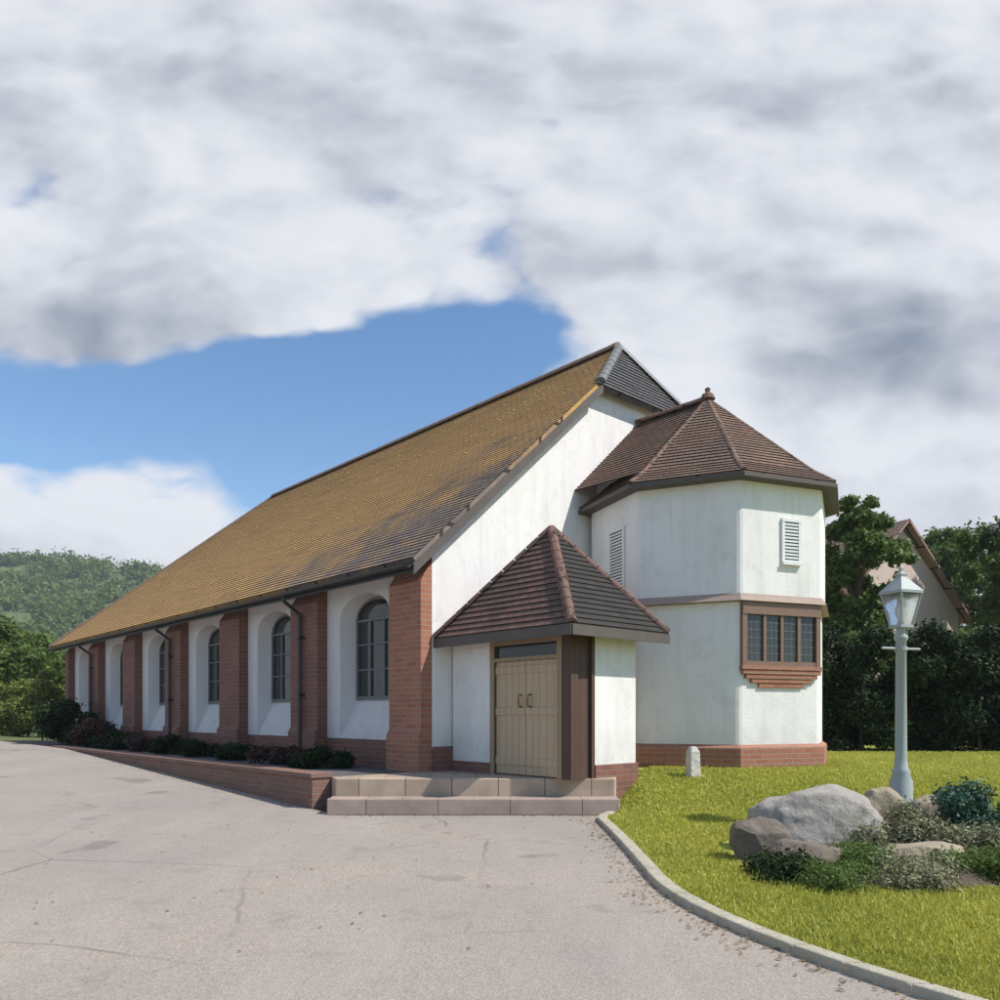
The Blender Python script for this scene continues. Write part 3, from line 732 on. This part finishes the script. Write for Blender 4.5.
def hedge(name, x0, x1, y, H, D, mat, label, seed, leaves, size=.07, y1=None, z=None):
    g = random.Random(seed); L_ = abs(x1-x0); y1 = y if y1 is None else y1
    z = G((x0+x1)/2, y) if z is None else z
    root = empty(name, ((x0+x1)/2, (y+y1)/2, z), math.atan2(y1-y, x1-x0), label=label, cat='hedge')
    LL = math.hypot(x1-x0, y1-y); n = int(LL*24); cen = []; rad = []
    for i in range(n): cen.append((g.uniform(-LL/2, LL/2), g.uniform(-D/2, D/2), H*g.uniform(.03, .88)+.1*math.sin(i))); rad.append(g.uniform(.2, .42)*min(1, H/1.6))
    stm = MB()
    for i in range(int(LL*1.2)): xx = -LL/2+i/1.2+.3; stm.tube([(xx, 0, -.2), (xx+g.uniform(-.2, .2), g.uniform(-.2, .2), H*.75)], [.05, .02], 5, cap=False)
    stm.build('stem', M['bark'], root); quads('foliage', leaf_mesh(cen, rad, leaves, size, .9, seed), mat, root)
    return root
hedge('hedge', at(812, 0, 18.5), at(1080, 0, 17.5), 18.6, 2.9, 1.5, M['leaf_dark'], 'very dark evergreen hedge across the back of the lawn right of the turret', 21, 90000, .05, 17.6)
hedge('hedge', at(815, 0, 24), at(1000, 0, 24), 22, 3.2, 1.8, M['leaf_mid'], 'taller green hedge in front of the pink-brown house, behind the dark hedge', 22, 60000, .065, 21.5)

# house in the trees
hx, hy = at(822, 0, 31), 31
hs = empty('house', (hx, hy, G(hx, hy)), R(27), label='pinkish house with brown tiled roof half hidden behind the hedges on the right', cat='house')
hw_, hd_, he, hr = 3.2, 3.4, 4.6, 7.6
b = MB(); b.box(-hw_, hw_, -hd_, hd_, -.3, he)
b.face([(-hw_, -hd_-.001, he), (hw_, -hd_-.001, he), (0, -hd_-.001, hr-.2)]); b.face([(hw_, hd_, he), (-hw_, hd_, he), (0, hd_, hr-.2)])
b.build('wall', M['pink_render'], hs)
b = MB(); ov = .35; sl_ = (hr-he)/hw_
EL, ER = (-hw_-ov, he-ov*sl_), (hw_+ov, he-ov*sl_)
tiles(b, (EL[0], hd_+ov, EL[1]), (EL[0], -hd_-ov, EL[1]), (0, -hd_-ov, hr), (0, hd_+ov, hr), .12, .2)
tiles(b, (ER[0], -hd_-ov, ER[1]), (ER[0], hd_+ov, ER[1]), (0, hd_+ov, hr), (0, -hd_-ov, hr), .12, .2)
under(b, [(EL[0], hd_+ov, EL[1]), (EL[0], -hd_-ov, EL[1]), (0, -hd_-ov, hr), (0, hd_+ov, hr)]); under(b, [(ER[0], -hd_-ov, ER[1]), (ER[0], hd_+ov, ER[1]), (0, hd_+ov, hr), (0, -hd_-ov, hr)])
hro = b.build('roof', M['house_tile'], hs)
b = MB(); b.box(-.35, .35, 1.2, 1.9, hr-.7, hr+.85); b.box(-.42, .42, 1.13, 1.97, hr+.85, hr+.97); b.lathe([(.13, hr+.97), (.11, hr+1.3), (0, hr+1.3)], 10, (0, 1.55)); b.build('chimney', M['brick'], hro)
for x in (-1.5, 1.2):
    f = MB(); f.box(x, x+1.1, -hd_-.06, -hd_-.002, 2.9, 4.1); wf = f.build('window', M['white_paint'], hs)
    f = MB(); f.box(x+.08, x+.51, -hd_-.07, -hd_-.06, 2.98, 4.02); f.box(x+.59, x+1.02, -hd_-.07, -hd_-.06, 2.98, 4.02); f.build('pane', M['glass'], wf)

# left: trees and hedge past the end of the hall
GL = 'trees beyond the far end of the hall'
u1 = tree('broadleaf_tree', at(20, 0, 42), 42, 5.0, 3.0, M['leaf_mid'], 'rounded green tree at the far left edge of the yard', 31, 36000, .11, group=GL)
copy_tree(u1, (at(105, 0, 52), 52, .45), 2.0, (1.15, 1.15, 1.0), 'green tree just left of the far end of the gold roof')
copy_tree(u1, (at(-30, 0, 36), 36, .45), 4.0, (1, 1, 1.05), 'green tree cut off by the left edge of the picture')
copy_tree(u1, (at(62, 0, 60), 60, .45), 5.0, (1.2, 1.2, 1.1), 'more distant green tree between the two nearer ones on the left')
hedge('hedge', at(-60, 0, 33), at(110, 0, 33), 33, 2.2, 1.2, M['leaf_bright'], 'sunlit yellow-green hedge closing the yard at the far left', 41, 40000, .07)
bs = shrub('tall_shrub', *W(-.6, 19.9), 2.6, .55, M['leaf_bright'], 'pale yellow-green shrub at the far corner of the hall', 43, 4000, .07)
GS = 'shrubs along the side wall of the hall'
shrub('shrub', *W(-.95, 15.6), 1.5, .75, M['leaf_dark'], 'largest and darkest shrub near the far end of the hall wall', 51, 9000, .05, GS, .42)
shrub('shrub', *W(-.9, 13.2), .75, .6, M['leaf_maroon'], 'low maroon-leaved shrub beside the big dark shrub', 52, 5000, .045, GS, .42)
for i, (a_, hh_, mm_, ll_) in enumerate(((12.2, .42, 'leaf_dark', 'low dark shrub between the maroon-leaved shrub and the fourth hall window'), (9.6, .36, 'leaf_maroon', 'low maroon shrub by the brick pier between the third and fourth hall windows'), (6.5, .30, 'leaf_dark', 'low dark shrub by the brick pier between the second and third hall windows'), (3.3, .26, 'leaf_maroon', 'low maroon shrub by the downpipe between the first and second hall windows'), (1.9, .24, 'leaf_dark', 'flat dark shrub under the hall window nearest the porch'), (14.4, .6, 'leaf_dark', 'middling dark shrub between the largest dark shrub and the maroon one'))):
    shrub('shrub', *W(-.72, a_), hh_, .62, M[mm_], ll_, 70+i, 7000, .032, GS, .42, Wy=.4)
shrub('shrub', *W(-.85, 11.2), .5, .55, M['leaf_dark'], 'low dark shrub under the fourth hall window from the front', 53, 4500, .04, GS, .42)
shrub('shrub', *W(-.8, 8.0), .34, .5, M['leaf_dark'], 'flat dark shrub under the third hall window from the front', 54, 4500, .035, GS, .42)
shrub('shrub', *W(-.75, 4.9), .28, .5, M['leaf_dark'], 'flat dark shrub under the second hall window from the front', 55, 4500, .03, GS, .42)

# hills
def hill(name, cx, cy, rx, ry, h, seed):
    V = []; F = []; n = 90
    for j in range(n+1):
        for i in range(n+1):
            u, v = i/n*2-1, j/n*2-1; rr = math.sqrt(u*u+v*v); e = max(0, 1-rr*rr)**1.2 if rr < 1 else 0
            x, y = cx+u*rx, cy+v*ry
            nz = noise.fractal(Vector((x/55+seed, y/55, 0)), 1, 2, 5)*.14 + noise.noise(Vector((x/6, y/6, seed)))*.02
            V.append((x, y, -2 + e*h*(1+nz*1.2) + (e > .02)*noise.noise(Vector((x/3.5, y/3.5, 3)))*2.2))
    for j in range(n):
        for i in range(n): a = j*(n+1)+i; F.append((a, a+1, a+n+2, a+n+1))
    me = bpy.data.meshes.new(name); me.from_pydata(V, [], F); me.materials.append(M['hill'])
    o = bpy.data.objects.new(name, me); COL.objects.link(o); props(o, kind='structure')
    return V, n
Vh, nh = hill('hill', -260, 420, 330, 230, 74, 1.3)
hill('hill', 420, 560, 420, 200, 42, 7.7)
# the woodland on the hill reads as one mass
g = np.random.default_rng(5); Va = np.array(Vh).reshape(nh+1, nh+1, 3); cen = []; rad = []
for _ in range(9000):
    i, j = g.integers(0, nh, 2); f = g.random(2)
    p = Va[j, i]*(1-f[0])*(1-f[1])+Va[j, i+1]*f[0]*(1-f[1])+Va[j+1, i]*(1-f[0])*f[1]+Va[j+1, i+1]*f[0]*f[1]
    ang = p[0]/p[1]
    if p[2] < 3 or ang < -.75 or ang > -.35 or p[1] > 440: continue
    cen.append((p[0], p[1], p[2]+2.5)); rad.append(g.uniform(2.2, 4.5))
o = quads('woodland', leaf_mesh(cen, rad, 90000, .9, .9, 9), M['leaf_mid'])
props(o, label='far wooded hillside seen over the low end of the hall roof', cat='woodland', kind='stuff')

# ------------------------------------------------------------------ foreground right: stones, plants, lamp post
def boulder(x, y, rx, ry, rz_h, mat, label, seed, rot=0, sink=.25):
    bm = bmesh.new(); bmesh.ops.create_icosphere(bm, subdivisions=5, radius=1)
    for v in bm.verts:
        c = v.co.copy()
        # facet the ball by pulling it to a few planes, then roughen
        gg = random.Random(seed)
        for _ in range(9):
            nn = Vector((gg.gauss(0, 1), gg.gauss(0, 1), gg.gauss(0, .8))).normalized(); d = gg.uniform(.62, .86); k = c.dot(nn)-d
            if k > 0: c -= nn*k*.88
        c *= 1+.10*noise.fractal(c*1.6+Vector((seed, 0, 0)), 1, 2, 5)+.02*noise.noise(c*9)
        v.co = Vector((c.x*rx, c.y*ry, c.z*rz_h))
    me = bpy.data.meshes.new('boulder'); bm.to_mesh(me); bm.free(); me.materials.append(mat)
    me.polygons.foreach_set('use_smooth', [True]*len(me.polygons))
    o = bpy.data.objects.new('boulder', me); COL.objects.link(o); o.location = (x, y, G(x, y)+rz_h*(1-sink*2)*.8); o.rotation_euler = (0, 0, rot)
    return props(o, label, 'boulder', 'stones of the rockery by the lamp post')
boulder(at(815, 0, 7.4), 7.4, .64, .44, .44, M['rock'], 'largest boulder of the rockery, broad, pale grey, left of the lamp post', 3, .1)
boulder(at(760, 0, 6.8), 6.8, .25, .28, .30, M['rock_dark'], 'dark mossy boulder against the left end of the largest grey one', 5, .8)
boulder(at(808, 0, 6.35), 6.4, .40, .24, .20, M['rock_dark'], 'low dark stone lying in front of the largest grey boulder', 8, .2)
boulder(at(878, 0, 8.0), 8.0, .36, .3, .38, M['rock_tan'], 'tan boulder between the largest grey one and the lamp post', 11, .5)
boulder(at(932, 0, 7.7), 7.7, .32, .28, .34, M['rock_tan'], 'tan boulder right of the lamp post beside the blue-green shrub', 13, 1.4)
boulder(at(925, 0, 6.5), 6.5, .42, .28, .17, M['rock_tan'], 'low flat tan stone at the front right of the rockery', 16, .3)
GP = 'rockery plants'
shrub('rockery_plant', at(880, 0, 7.2), 7.2, .34, .36, M['leaf_sage'], 'grey-green cushion plant between the big grey boulder and the flat tan stone', 61, 9000, .018, GP, cat='plant')
shrub('rockery_plant', at(912, 0, 7.45), 7.4, .42, .34, M['leaf_sage'], 'tallest grey-green plant, growing in front of the lamp post', 62, 9000, .018, GP, cat='plant')
shrub('rockery_plant', at(955, 0, 7.0), 6.9, .28, .36, M['leaf_sage'], 'grey-green plant in front of the blue-green shrub', 63, 8000, .018, GP, cat='plant')
shrub('rockery_plant', at(862, 0, 6.3), 6.3, .16, .40, M['leaf_mid'], 'dark green mat of leaves between the low dark stone and the flat tan stone', 64, 9000, .016, GP, cat='plant')
shrub('rockery_plant', at(785, 0, 6.1), 6.05, .13, .34, M['leaf_dark'], 'small dark green mat of leaves left of the low dark stone', 65, 7000, .016, GP, cat='plant')
shrub('rockery_plant', at(905, 0, 5.95), 5.9, .13, .42, M['leaf_sage'], 'low silvery mat of leaves in front of the flat tan stone', 67, 9000, .015, GP, cat='plant')
shrub('rockery_plant', at(835, 0, 5.8), 5.8, .12, .36, M['leaf_mid'], 'low green mat of leaves nearest the camera at the front of the rockery', 68, 8000, .015, GP, cat='plant')
shrub('rockery_plant', at(975, 0, 6.2), 6.1, .2, .34, M['leaf_mid'], 'green plant at the right end of the flat tan stone', 69, 7000, .018, GP, cat='plant')
shrub('conifer_shrub', at(985, 0, 7.4), 7.4, .66, .42, M['leaf_teal'], 'blue-green shrub at the right edge of the rockery', 66, 14000, .02)
# rockery bed
bedm = MB(); bed = [(1.85, 6.1), (2.3, 5.65), (3.1, 5.55), (3.9, 5.8), (4.7, 6.4), (5.0, 7.4), (4.7, 8.3), (3.9, 8.7), (3.0, 8.4), (2.35, 7.7), (1.95, 6.9)]
ct = (3.35, 7.05)
for i in range(len(bed)):
    a, b_ = bed[i], bed[(i+1) % len(bed)]; mm = lambda p, t: (ct[0]+(p[0]-ct[0])*t, ct[1]+(p[1]-ct[1])*t)
    for t0, t1, d0, d1 in ((1, .85, .0, .06), (.85, .4, .06, .10)):
        q = [mm(a, t0), mm(b_, t0), mm(b_, t1), mm(a, t1)]; dz = [d0, d0, d1, d1]
        bedm.face([(p[0], p[1], G(*p)+.014+z_) for p, z_ in zip(q, dz)])
    bedm.face([(*mm(a, .4), G(*mm(a, .4))+.114), (*mm(b_, .4), G(*mm(b_, .4))+.114), (*ct, G(*ct)+.12)])
props(bedm.build('rockery_bed', M['soil'], smooth=True), kind='structure')

lx, ly = at(901, 0, 8.5), 8.5
lp_ = empty('lamp_post', (lx, ly, G(lx, ly)), R(20), label='slim pale grey-green lamp post with a glazed lantern standing behind the rockery', cat='lamp post')
hz = 1.25+(715-628)/800*8.5-G(lx, ly)            # foot of the lantern
p_ = MB(); p_.lathe([(0, -.2), (.13, -.2), (.13, .04), (.115, .08), (.115, .55), (.085, .62), (.095, .65), (.07, .69), (.06, .8), (.052, hz-.14), (.07, hz-.12), (.07, hz-.09), (.045, hz-.06), (.05, hz)], 20)
p_.build('post', M['post_paint'], lp_, smooth=True)
c_ = MB(); c_.tube([(-.26, 0, hz-.22), (.26, 0, hz-.22)], .014, 8); c_.lathe([(0, hz-.24), (.065, hz-.24), (.065, hz-.2), (0, hz-.2)], 12); c_.build('ladder_bar', M['post_paint'], lp_)
f_ = MB(); b0, b1, z0, z1 = .075, .135, hz+.03, hz+.36
f_.box(-.085, .085, -.085, .085, hz, hz+.03); f_.box(-.15, .15, -.15, .15, z1, z1+.025)
for sx in (-1, 1):
    for sy in (-1, 1): f_.tube([(sx*b0, sy*b0, z0), (sx*b1, sy*b1, z1)], .012, 6)
f_.build('lantern_frame', M['post_paint'], lp_)
f_ = MB(); s = .93
f_.hexa([(-b0*s, -b0*s, z0), (b0*s, -b0*s, z0), (b0*s, b0*s, z0), (-b0*s, b0*s, z0)], [(-b1*s, -b1*s, z1), (b1*s, -b1*s, z1), (b1*s, b1*s, z1), (-b1*s, b1*s, z1)])
f_.build('lantern_glass', M['frost'], lp_)
f_ = MB(); f_.lathe([(0, z0), (.022, z0), (.022, z0+.06), (.045, z0+.11), (.05, z0+.17), (.03, z0+.22), (0, z0+.235)], 12); f_.build('bulb', M['white_paint'], lp_, smooth=True)
f_ = MB(); f_.lathe([(.215, z1+.025), (.07, z1+.16), (.055, z1+.18), (.065, z1+.21), (.02, z1+.24), (.028, z1+.28), (0, z1+.31)], 4, a0=PI/4); f_.build('lantern_roof', M['post_paint'], lp_)

sx, sy = at(693, 0, 10.9), 10.9
ms = MB(); ms.hexa([(-.09, -.07, -.2), (.09, -.07, -.2), (.09, .07, -.2), (-.09, .07, -.2)], [(-.075, -.06, .36), (.075, -.06, .36), (.075, .06, .36), (-.075, .06, .36)])
ms.hexa([(-.075, -.06, .36), (.075, -.06, .36), (.075, .06, .36), (-.075, .06, .36)], [(-.04, -.03, .43), (.04, -.03, .43), (.04, .03, .43), (-.04, .03, .43)])
o = ms.build('marker_stone', M['pale_stone'], bevel=.012); o.location = (sx, sy, G(sx, sy)); o.rotation_euler = (0, 0, .4)
props(o, 'small pale stone marker standing in the grass before the turret', 'stone')

# grass blades
def grass(n):
    g = np.random.default_rng(3); out = []
    y = 2.9+(g.random(n)**1.3)*14; x = g.random(n)*1.0
    xl = np.array([kerbx(min(q, 10.4))+.06 for q in y]); xr = np.minimum(.66*y+.4, 12)
    x = xl+(xr-xl)*x
    keep = []
    for i in range(n):
        v, a = w2loc(x[i], y[i]); dt = math.hypot(v-tc[0], a-tc[1])
        if dt < 1.93 or a > -.06 and v > -.3: continue
        if a > -2.5 and v < 1.75: continue
        if abs(v-tc[0]) < 1.9 and a > tc[1]: continue
        if y[i] > 10.25 and x[i] < 1.5+(y[i]-10.3)*.42: continue
        u, w2 = (x[i]-3.4)/1.42, (y[i]-7.1)/1.42
        if u*u+w2*w2 < 1: continue
        keep.append(i)
    x, y = x[keep], y[keep]; n = len(x)
    z = np.array([G(a, b) for a, b in zip(x, y)])
    h = .022+.035*g.random(n); h *= 1+.5*(g.random(n) < .06); th = g.random(n)*2*PI; wd = .0035+.0006*y
    lean = g.normal(size=(n, 2))*.02
    V = np.zeros((n, 4, 3)); dx, dy = np.cos(th)*wd, np.sin(th)*wd
    V[:, 0] = np.c_[x-dx, y-dy, z+.01]; V[:, 1] = np.c_[x+dx, y+dy, z+.01]
    V[:, 2] = np.c_[x+lean[:, 0]+dx*.2, y+lean[:, 1]+dy*.2, z+h]; V[:, 3] = np.c_[x+lean[:, 0]-dx*.4, y+lean[:, 1]-dy*.4, z+h*.97]
    return V.reshape(-1, 3)
props(quads('grass', grass(300000), M['grass']), label='short sunlit yellow-green grass of the lawn right of the kerb', cat='grass', kind='stuff')

hz_ = MB(); hz_.box(-960, 960, -340, 2560, -4, 120)
hm = bpy.data.materials.new('air'); hm.use_nodes = True; hn = hm.node_tree; hn.nodes.clear()
ho = hn.nodes.new('ShaderNodeOutputMaterial'); hv_ = hn.nodes.new('ShaderNodeVolumePrincipled'); hv_.inputs['Density'].default_value = .0004; hv_.inputs['Color'].default_value = (.78, .86, .96, 1)
hn.links.new(hv_.outputs[0], ho.inputs['Volume'])
props(hz_.build('haze', hm), label='thin bluish summer haze between the yard and the far hills', cat='haze', kind='stuff')
g = np.random.default_rng(12); P_ = []
for _ in range(520):
    y = g.uniform(2.5, 9.9); P_.append((kerbx(y)-.06-abs(g.normal())*.14, y))
for _ in range(260):
    a = g.uniform(.3, 11); q = W(-1.9-abs(g.normal())*.10, a); P_.append(q)
for _ in range(160):
    P_.append((g.uniform(-2.2, 1.1), 9.97-abs(g.normal())*.08))
for _ in range(120): P_.append((g.uniform(-6, 1), g.uniform(3, 9.5)))
V_ = []
for x, y in P_:
    t = g.uniform(0, 6.28); l_ = g.uniform(.008, .022); z = G(x, y)+.006; c0, s0 = math.cos(t)*l_, math.sin(t)*l_
    V_ += [(x-c0, y-s0, z), (x+s0*.5, y-c0*.5, z+.006), (x+c0, y+s0, z+.002), (x-s0*.5, y+c0*.5, z+.005)]
props(quads('leaf_litter', np.array(V_), m_leaf('dry_leaves', (.16, .09, .03), (.30, .22, .07), (.10, .06, .03), .1)), label='scattered dry leaves lying along the kerb and the foot of the wall', cat='leaves', kind='stuff')
# ------------------------------------------------------------------ light, sky, camera
EL = R(50); sd = Vector((.95*math.cos(EL), -.312*math.cos(EL), math.sin(EL))).normalized()
sun = bpy.data.objects.new('sun', bpy.data.lights.new('sun', 'SUN')); COL.objects.link(sun)
sun.data.energy = 5.0; sun.data.angle = R(.55); sun.data.color = (1, .955, .88)
sun.rotation_euler = sd.to_track_quat('Z', 'Y').to_euler()
w = bpy.data.worlds.new('World'); scene.world = w; w.use_nodes = True; nt = w.node_tree; N = nt.nodes; Lk = nt.links
bgn = N['Background']
def node(t, **k):
    x = N.new(t)
    for a, v in k.items(): setattr(x, a, v)
    return x
def mt(op, a, b=0.0, c=None, clamp=False):
    x = node('ShaderNodeMath', operation=op, use_clamp=clamp)
    for i, v in enumerate((a, b) if c is None else (a, b, c)):
        if isinstance(v, bpy.types.NodeSocket): Lk.new(v, x.inputs[i])
        else: x.inputs[i].default_value = v
    return x.outputs[0]
def mixc(f, a, b):
    x = node('ShaderNodeMix', data_type='RGBA')
    for i, v in ((0, f), (6, a), (7, b)):
        if isinstance(v, bpy.types.NodeSocket): Lk.new(v, x.inputs[i])
        else: x.inputs[i].default_value = (*v, 1) if isinstance(v, tuple) else v
    return x.outputs[2]
sky = node('ShaderNodeTexSky', sky_type='NISHITA', sun_disc=False, sun_elevation=EL, sun_rotation=math.atan2(sd.x, sd.y), air_density=1.0, dust_density=.1, ozone_density=1.0)
tcn = node('ShaderNodeTexCoord'); sp = node('ShaderNodeSeparateXYZ'); Lk.new(tcn.outputs['Generated'], sp.inputs[0])
dx, dy, dz = sp.outputs
ya = mt('MAXIMUM', mt('ABSOLUTE', dy), .12); pxn = mt('DIVIDE', dx, ya); pzn = mt('DIVIDE', dz, ya)
cmb = node('ShaderNodeCombineXYZ'); Lk.new(pxn, cmb.inputs[0]); Lk.new(mt('MULTIPLY', pzn, 1.7), cmb.inputs[1]); Lk.new(dy, cmb.inputs[2])
def shifted(ox, oy):
    mp = node('ShaderNodeMapping'); mp.inputs['Location'].default_value = (ox, oy, 0); Lk.new(cmb.outputs[0], mp.inputs[0]); return mp.outputs[0]
def nz(vec, scale, det, rough, offs=0.0):
    x = node('ShaderNodeTexNoise', noise_dimensions='2D'); mp = node('ShaderNodeMapping'); mp.inputs['Location'].default_value = (offs, offs*.7, offs*.3)
    Lk.new(vec, mp.inputs[0]); Lk.new(mp.outputs[0], x.inputs['Vector'])
    for k_, v_ in (('Scale', scale), ('Detail', det), ('Roughness', rough)): x.inputs[k_].default_value = v_
    return x
def field(vec):
    """billowing cloud thickness: rounded cells on top of a fractal"""
    w1 = nz(vec, 3.0, 4, .55, 5.2); ad = node('ShaderNodeVectorMath', operation='MULTIPLY_ADD'); Lk.new(w1.outputs['Color'], ad.inputs[0]); ad.inputs[1].default_value = (.22, .22, .22); Lk.new(vec, ad.inputs[2])
    vo = node('ShaderNodeTexVoronoi', feature='F1', voronoi_dimensions='2D'); Lk.new(ad.outputs[0], vo.inputs['Vector']); vo.inputs['Scale'].default_value = 5.0
    vo.inputs['Detail'].default_value = 2; vo.inputs['Roughness'].default_value = .5
    f = nz(vec, 2.3, 8, .56, 3.1).outputs['Fac']
    return mt('ADD', mt('MULTIPLY', mt('SUBTRACT', .62, vo.outputs['Distance']), .42), mt('MULTIPLY', mt('SUBTRACT', f, .5), 1.25))
def blob(px, py, rx, ry, wgt):
    cx_, cz_ = (px-503)/800, (715-py)/800
    a = mt('DIVIDE', mt('SUBTRACT', pxn, cx_), rx/800); b = mt('DIVIDE', mt('SUBTRACT', pzn, cz_), ry/800)
    r2 = mt('ADD', mt('MULTIPLY', a, a), mt('MULTIPLY', b, b))
    return mt('MULTIPLY', mt('EXPONENT', mt('MULTIPLY', r2, -1.0)), wgt)
def total(*bl):
    s = bl[0]
    for b in bl[1:]: s = mt('ADD', s, b)
    return s
F0 = field(shifted(0, 0)); F1 = field(shifted(.035, .055))
blue = total(blob(800, 400, 130, 70, -.45), blob(500, 100, 900, 130, -.22), blob(60, 418, 150, 42, 1.05), blob(280, 400, 120, 48, 1.05), blob(420, 400, 130, 60, 1.0), blob(345, 475, 70, 60, 1.0), blob(480, 350, 120, 45, .85), blob(290, 365, 110, 30, .5), blob(-150, 420, 180, 60, .7), blob(320, 560, 60, 60, .5))
back = mt('MULTIPLY', mt('LESS_THAN', dy, 0.0), .55)
cov = mt('ADD', mt('SUBTRACT', mt('SUBTRACT', .58, back), blue), F0)
rp = node('ShaderNodeMapRange', interpolation_type='SMOOTHSTEP'); Lk.new(cov, rp.inputs[0]); rp.inputs[1].default_value = .06; rp.inputs[2].default_value = .40
cmask = rp.outputs[0]
grey = total(blob(885, 350, 125, 50, .62), blob(90, 335, 120, 50, .58), blob(540, 285, 200, 45, .22), blob(300, 90, 700, 60, .10))
lite = total(blob(705, 400, 85, 70, .42), blob(180, 490, 160, 45, .42), blob(900, 460, 90, 35, .25), blob(400, 305, 110, 25, .12))
edge = mt('SUBTRACT', .35, mt('MULTIPLY', cov, .35))       # thin edges let the light through
sh = mt('ADD', mt('ADD', mt('SUBTRACT', mt('ADD', .52, lite), grey), mt('MULTIPLY', mt('SUBTRACT', F0, F1), .95)), edge)
sr = node('ShaderNodeMapRange', interpolation_type='SMOOTHSTEP'); Lk.new(sh, sr.inputs[0]); sr.inputs[1].default_value = -.25; sr.inputs[2].default_value = 1.0; sh = sr.outputs[0]
ccol = mixc(sh, (.19, .235, .32), (.76, .78, .83))
skc = node('ShaderNodeVectorMath', operation='SCALE'); hs2 = node('ShaderNodeHueSaturation'); hs2.inputs['Saturation'].default_value = 1.22; Lk.new(sky.outputs[0], hs2.inputs['Color']); Lk.new(hs2.outputs[0], skc.inputs[0]); skc.inputs['Scale'].default_value = .152
fin = mixc(cmask, skc.outputs[0], ccol)
Lk.new(fin, bgn.inputs[0]); bgn.inputs[1].default_value = 1.0

cam = bpy.data.cameras.new('camera'); co = bpy.data.objects.new('camera', cam); COL.objects.link(co); scene.camera = co
co.location = (0, 0, 1.25); co.rotation_euler = (R(90), 0, 0)
cam.sensor_width = 36; cam.lens = 28.8; cam.shift_y = .215; cam.shift_x = -.003; cam.clip_end = 5000; cam.clip_start = .05
scene.view_settings.view_transform = 'Standard'; scene.view_settings.look = 'None'; scene.view_settings.gamma = 1; scene.view_settings.exposure = .14
scene.render.engine = 'CYCLES'
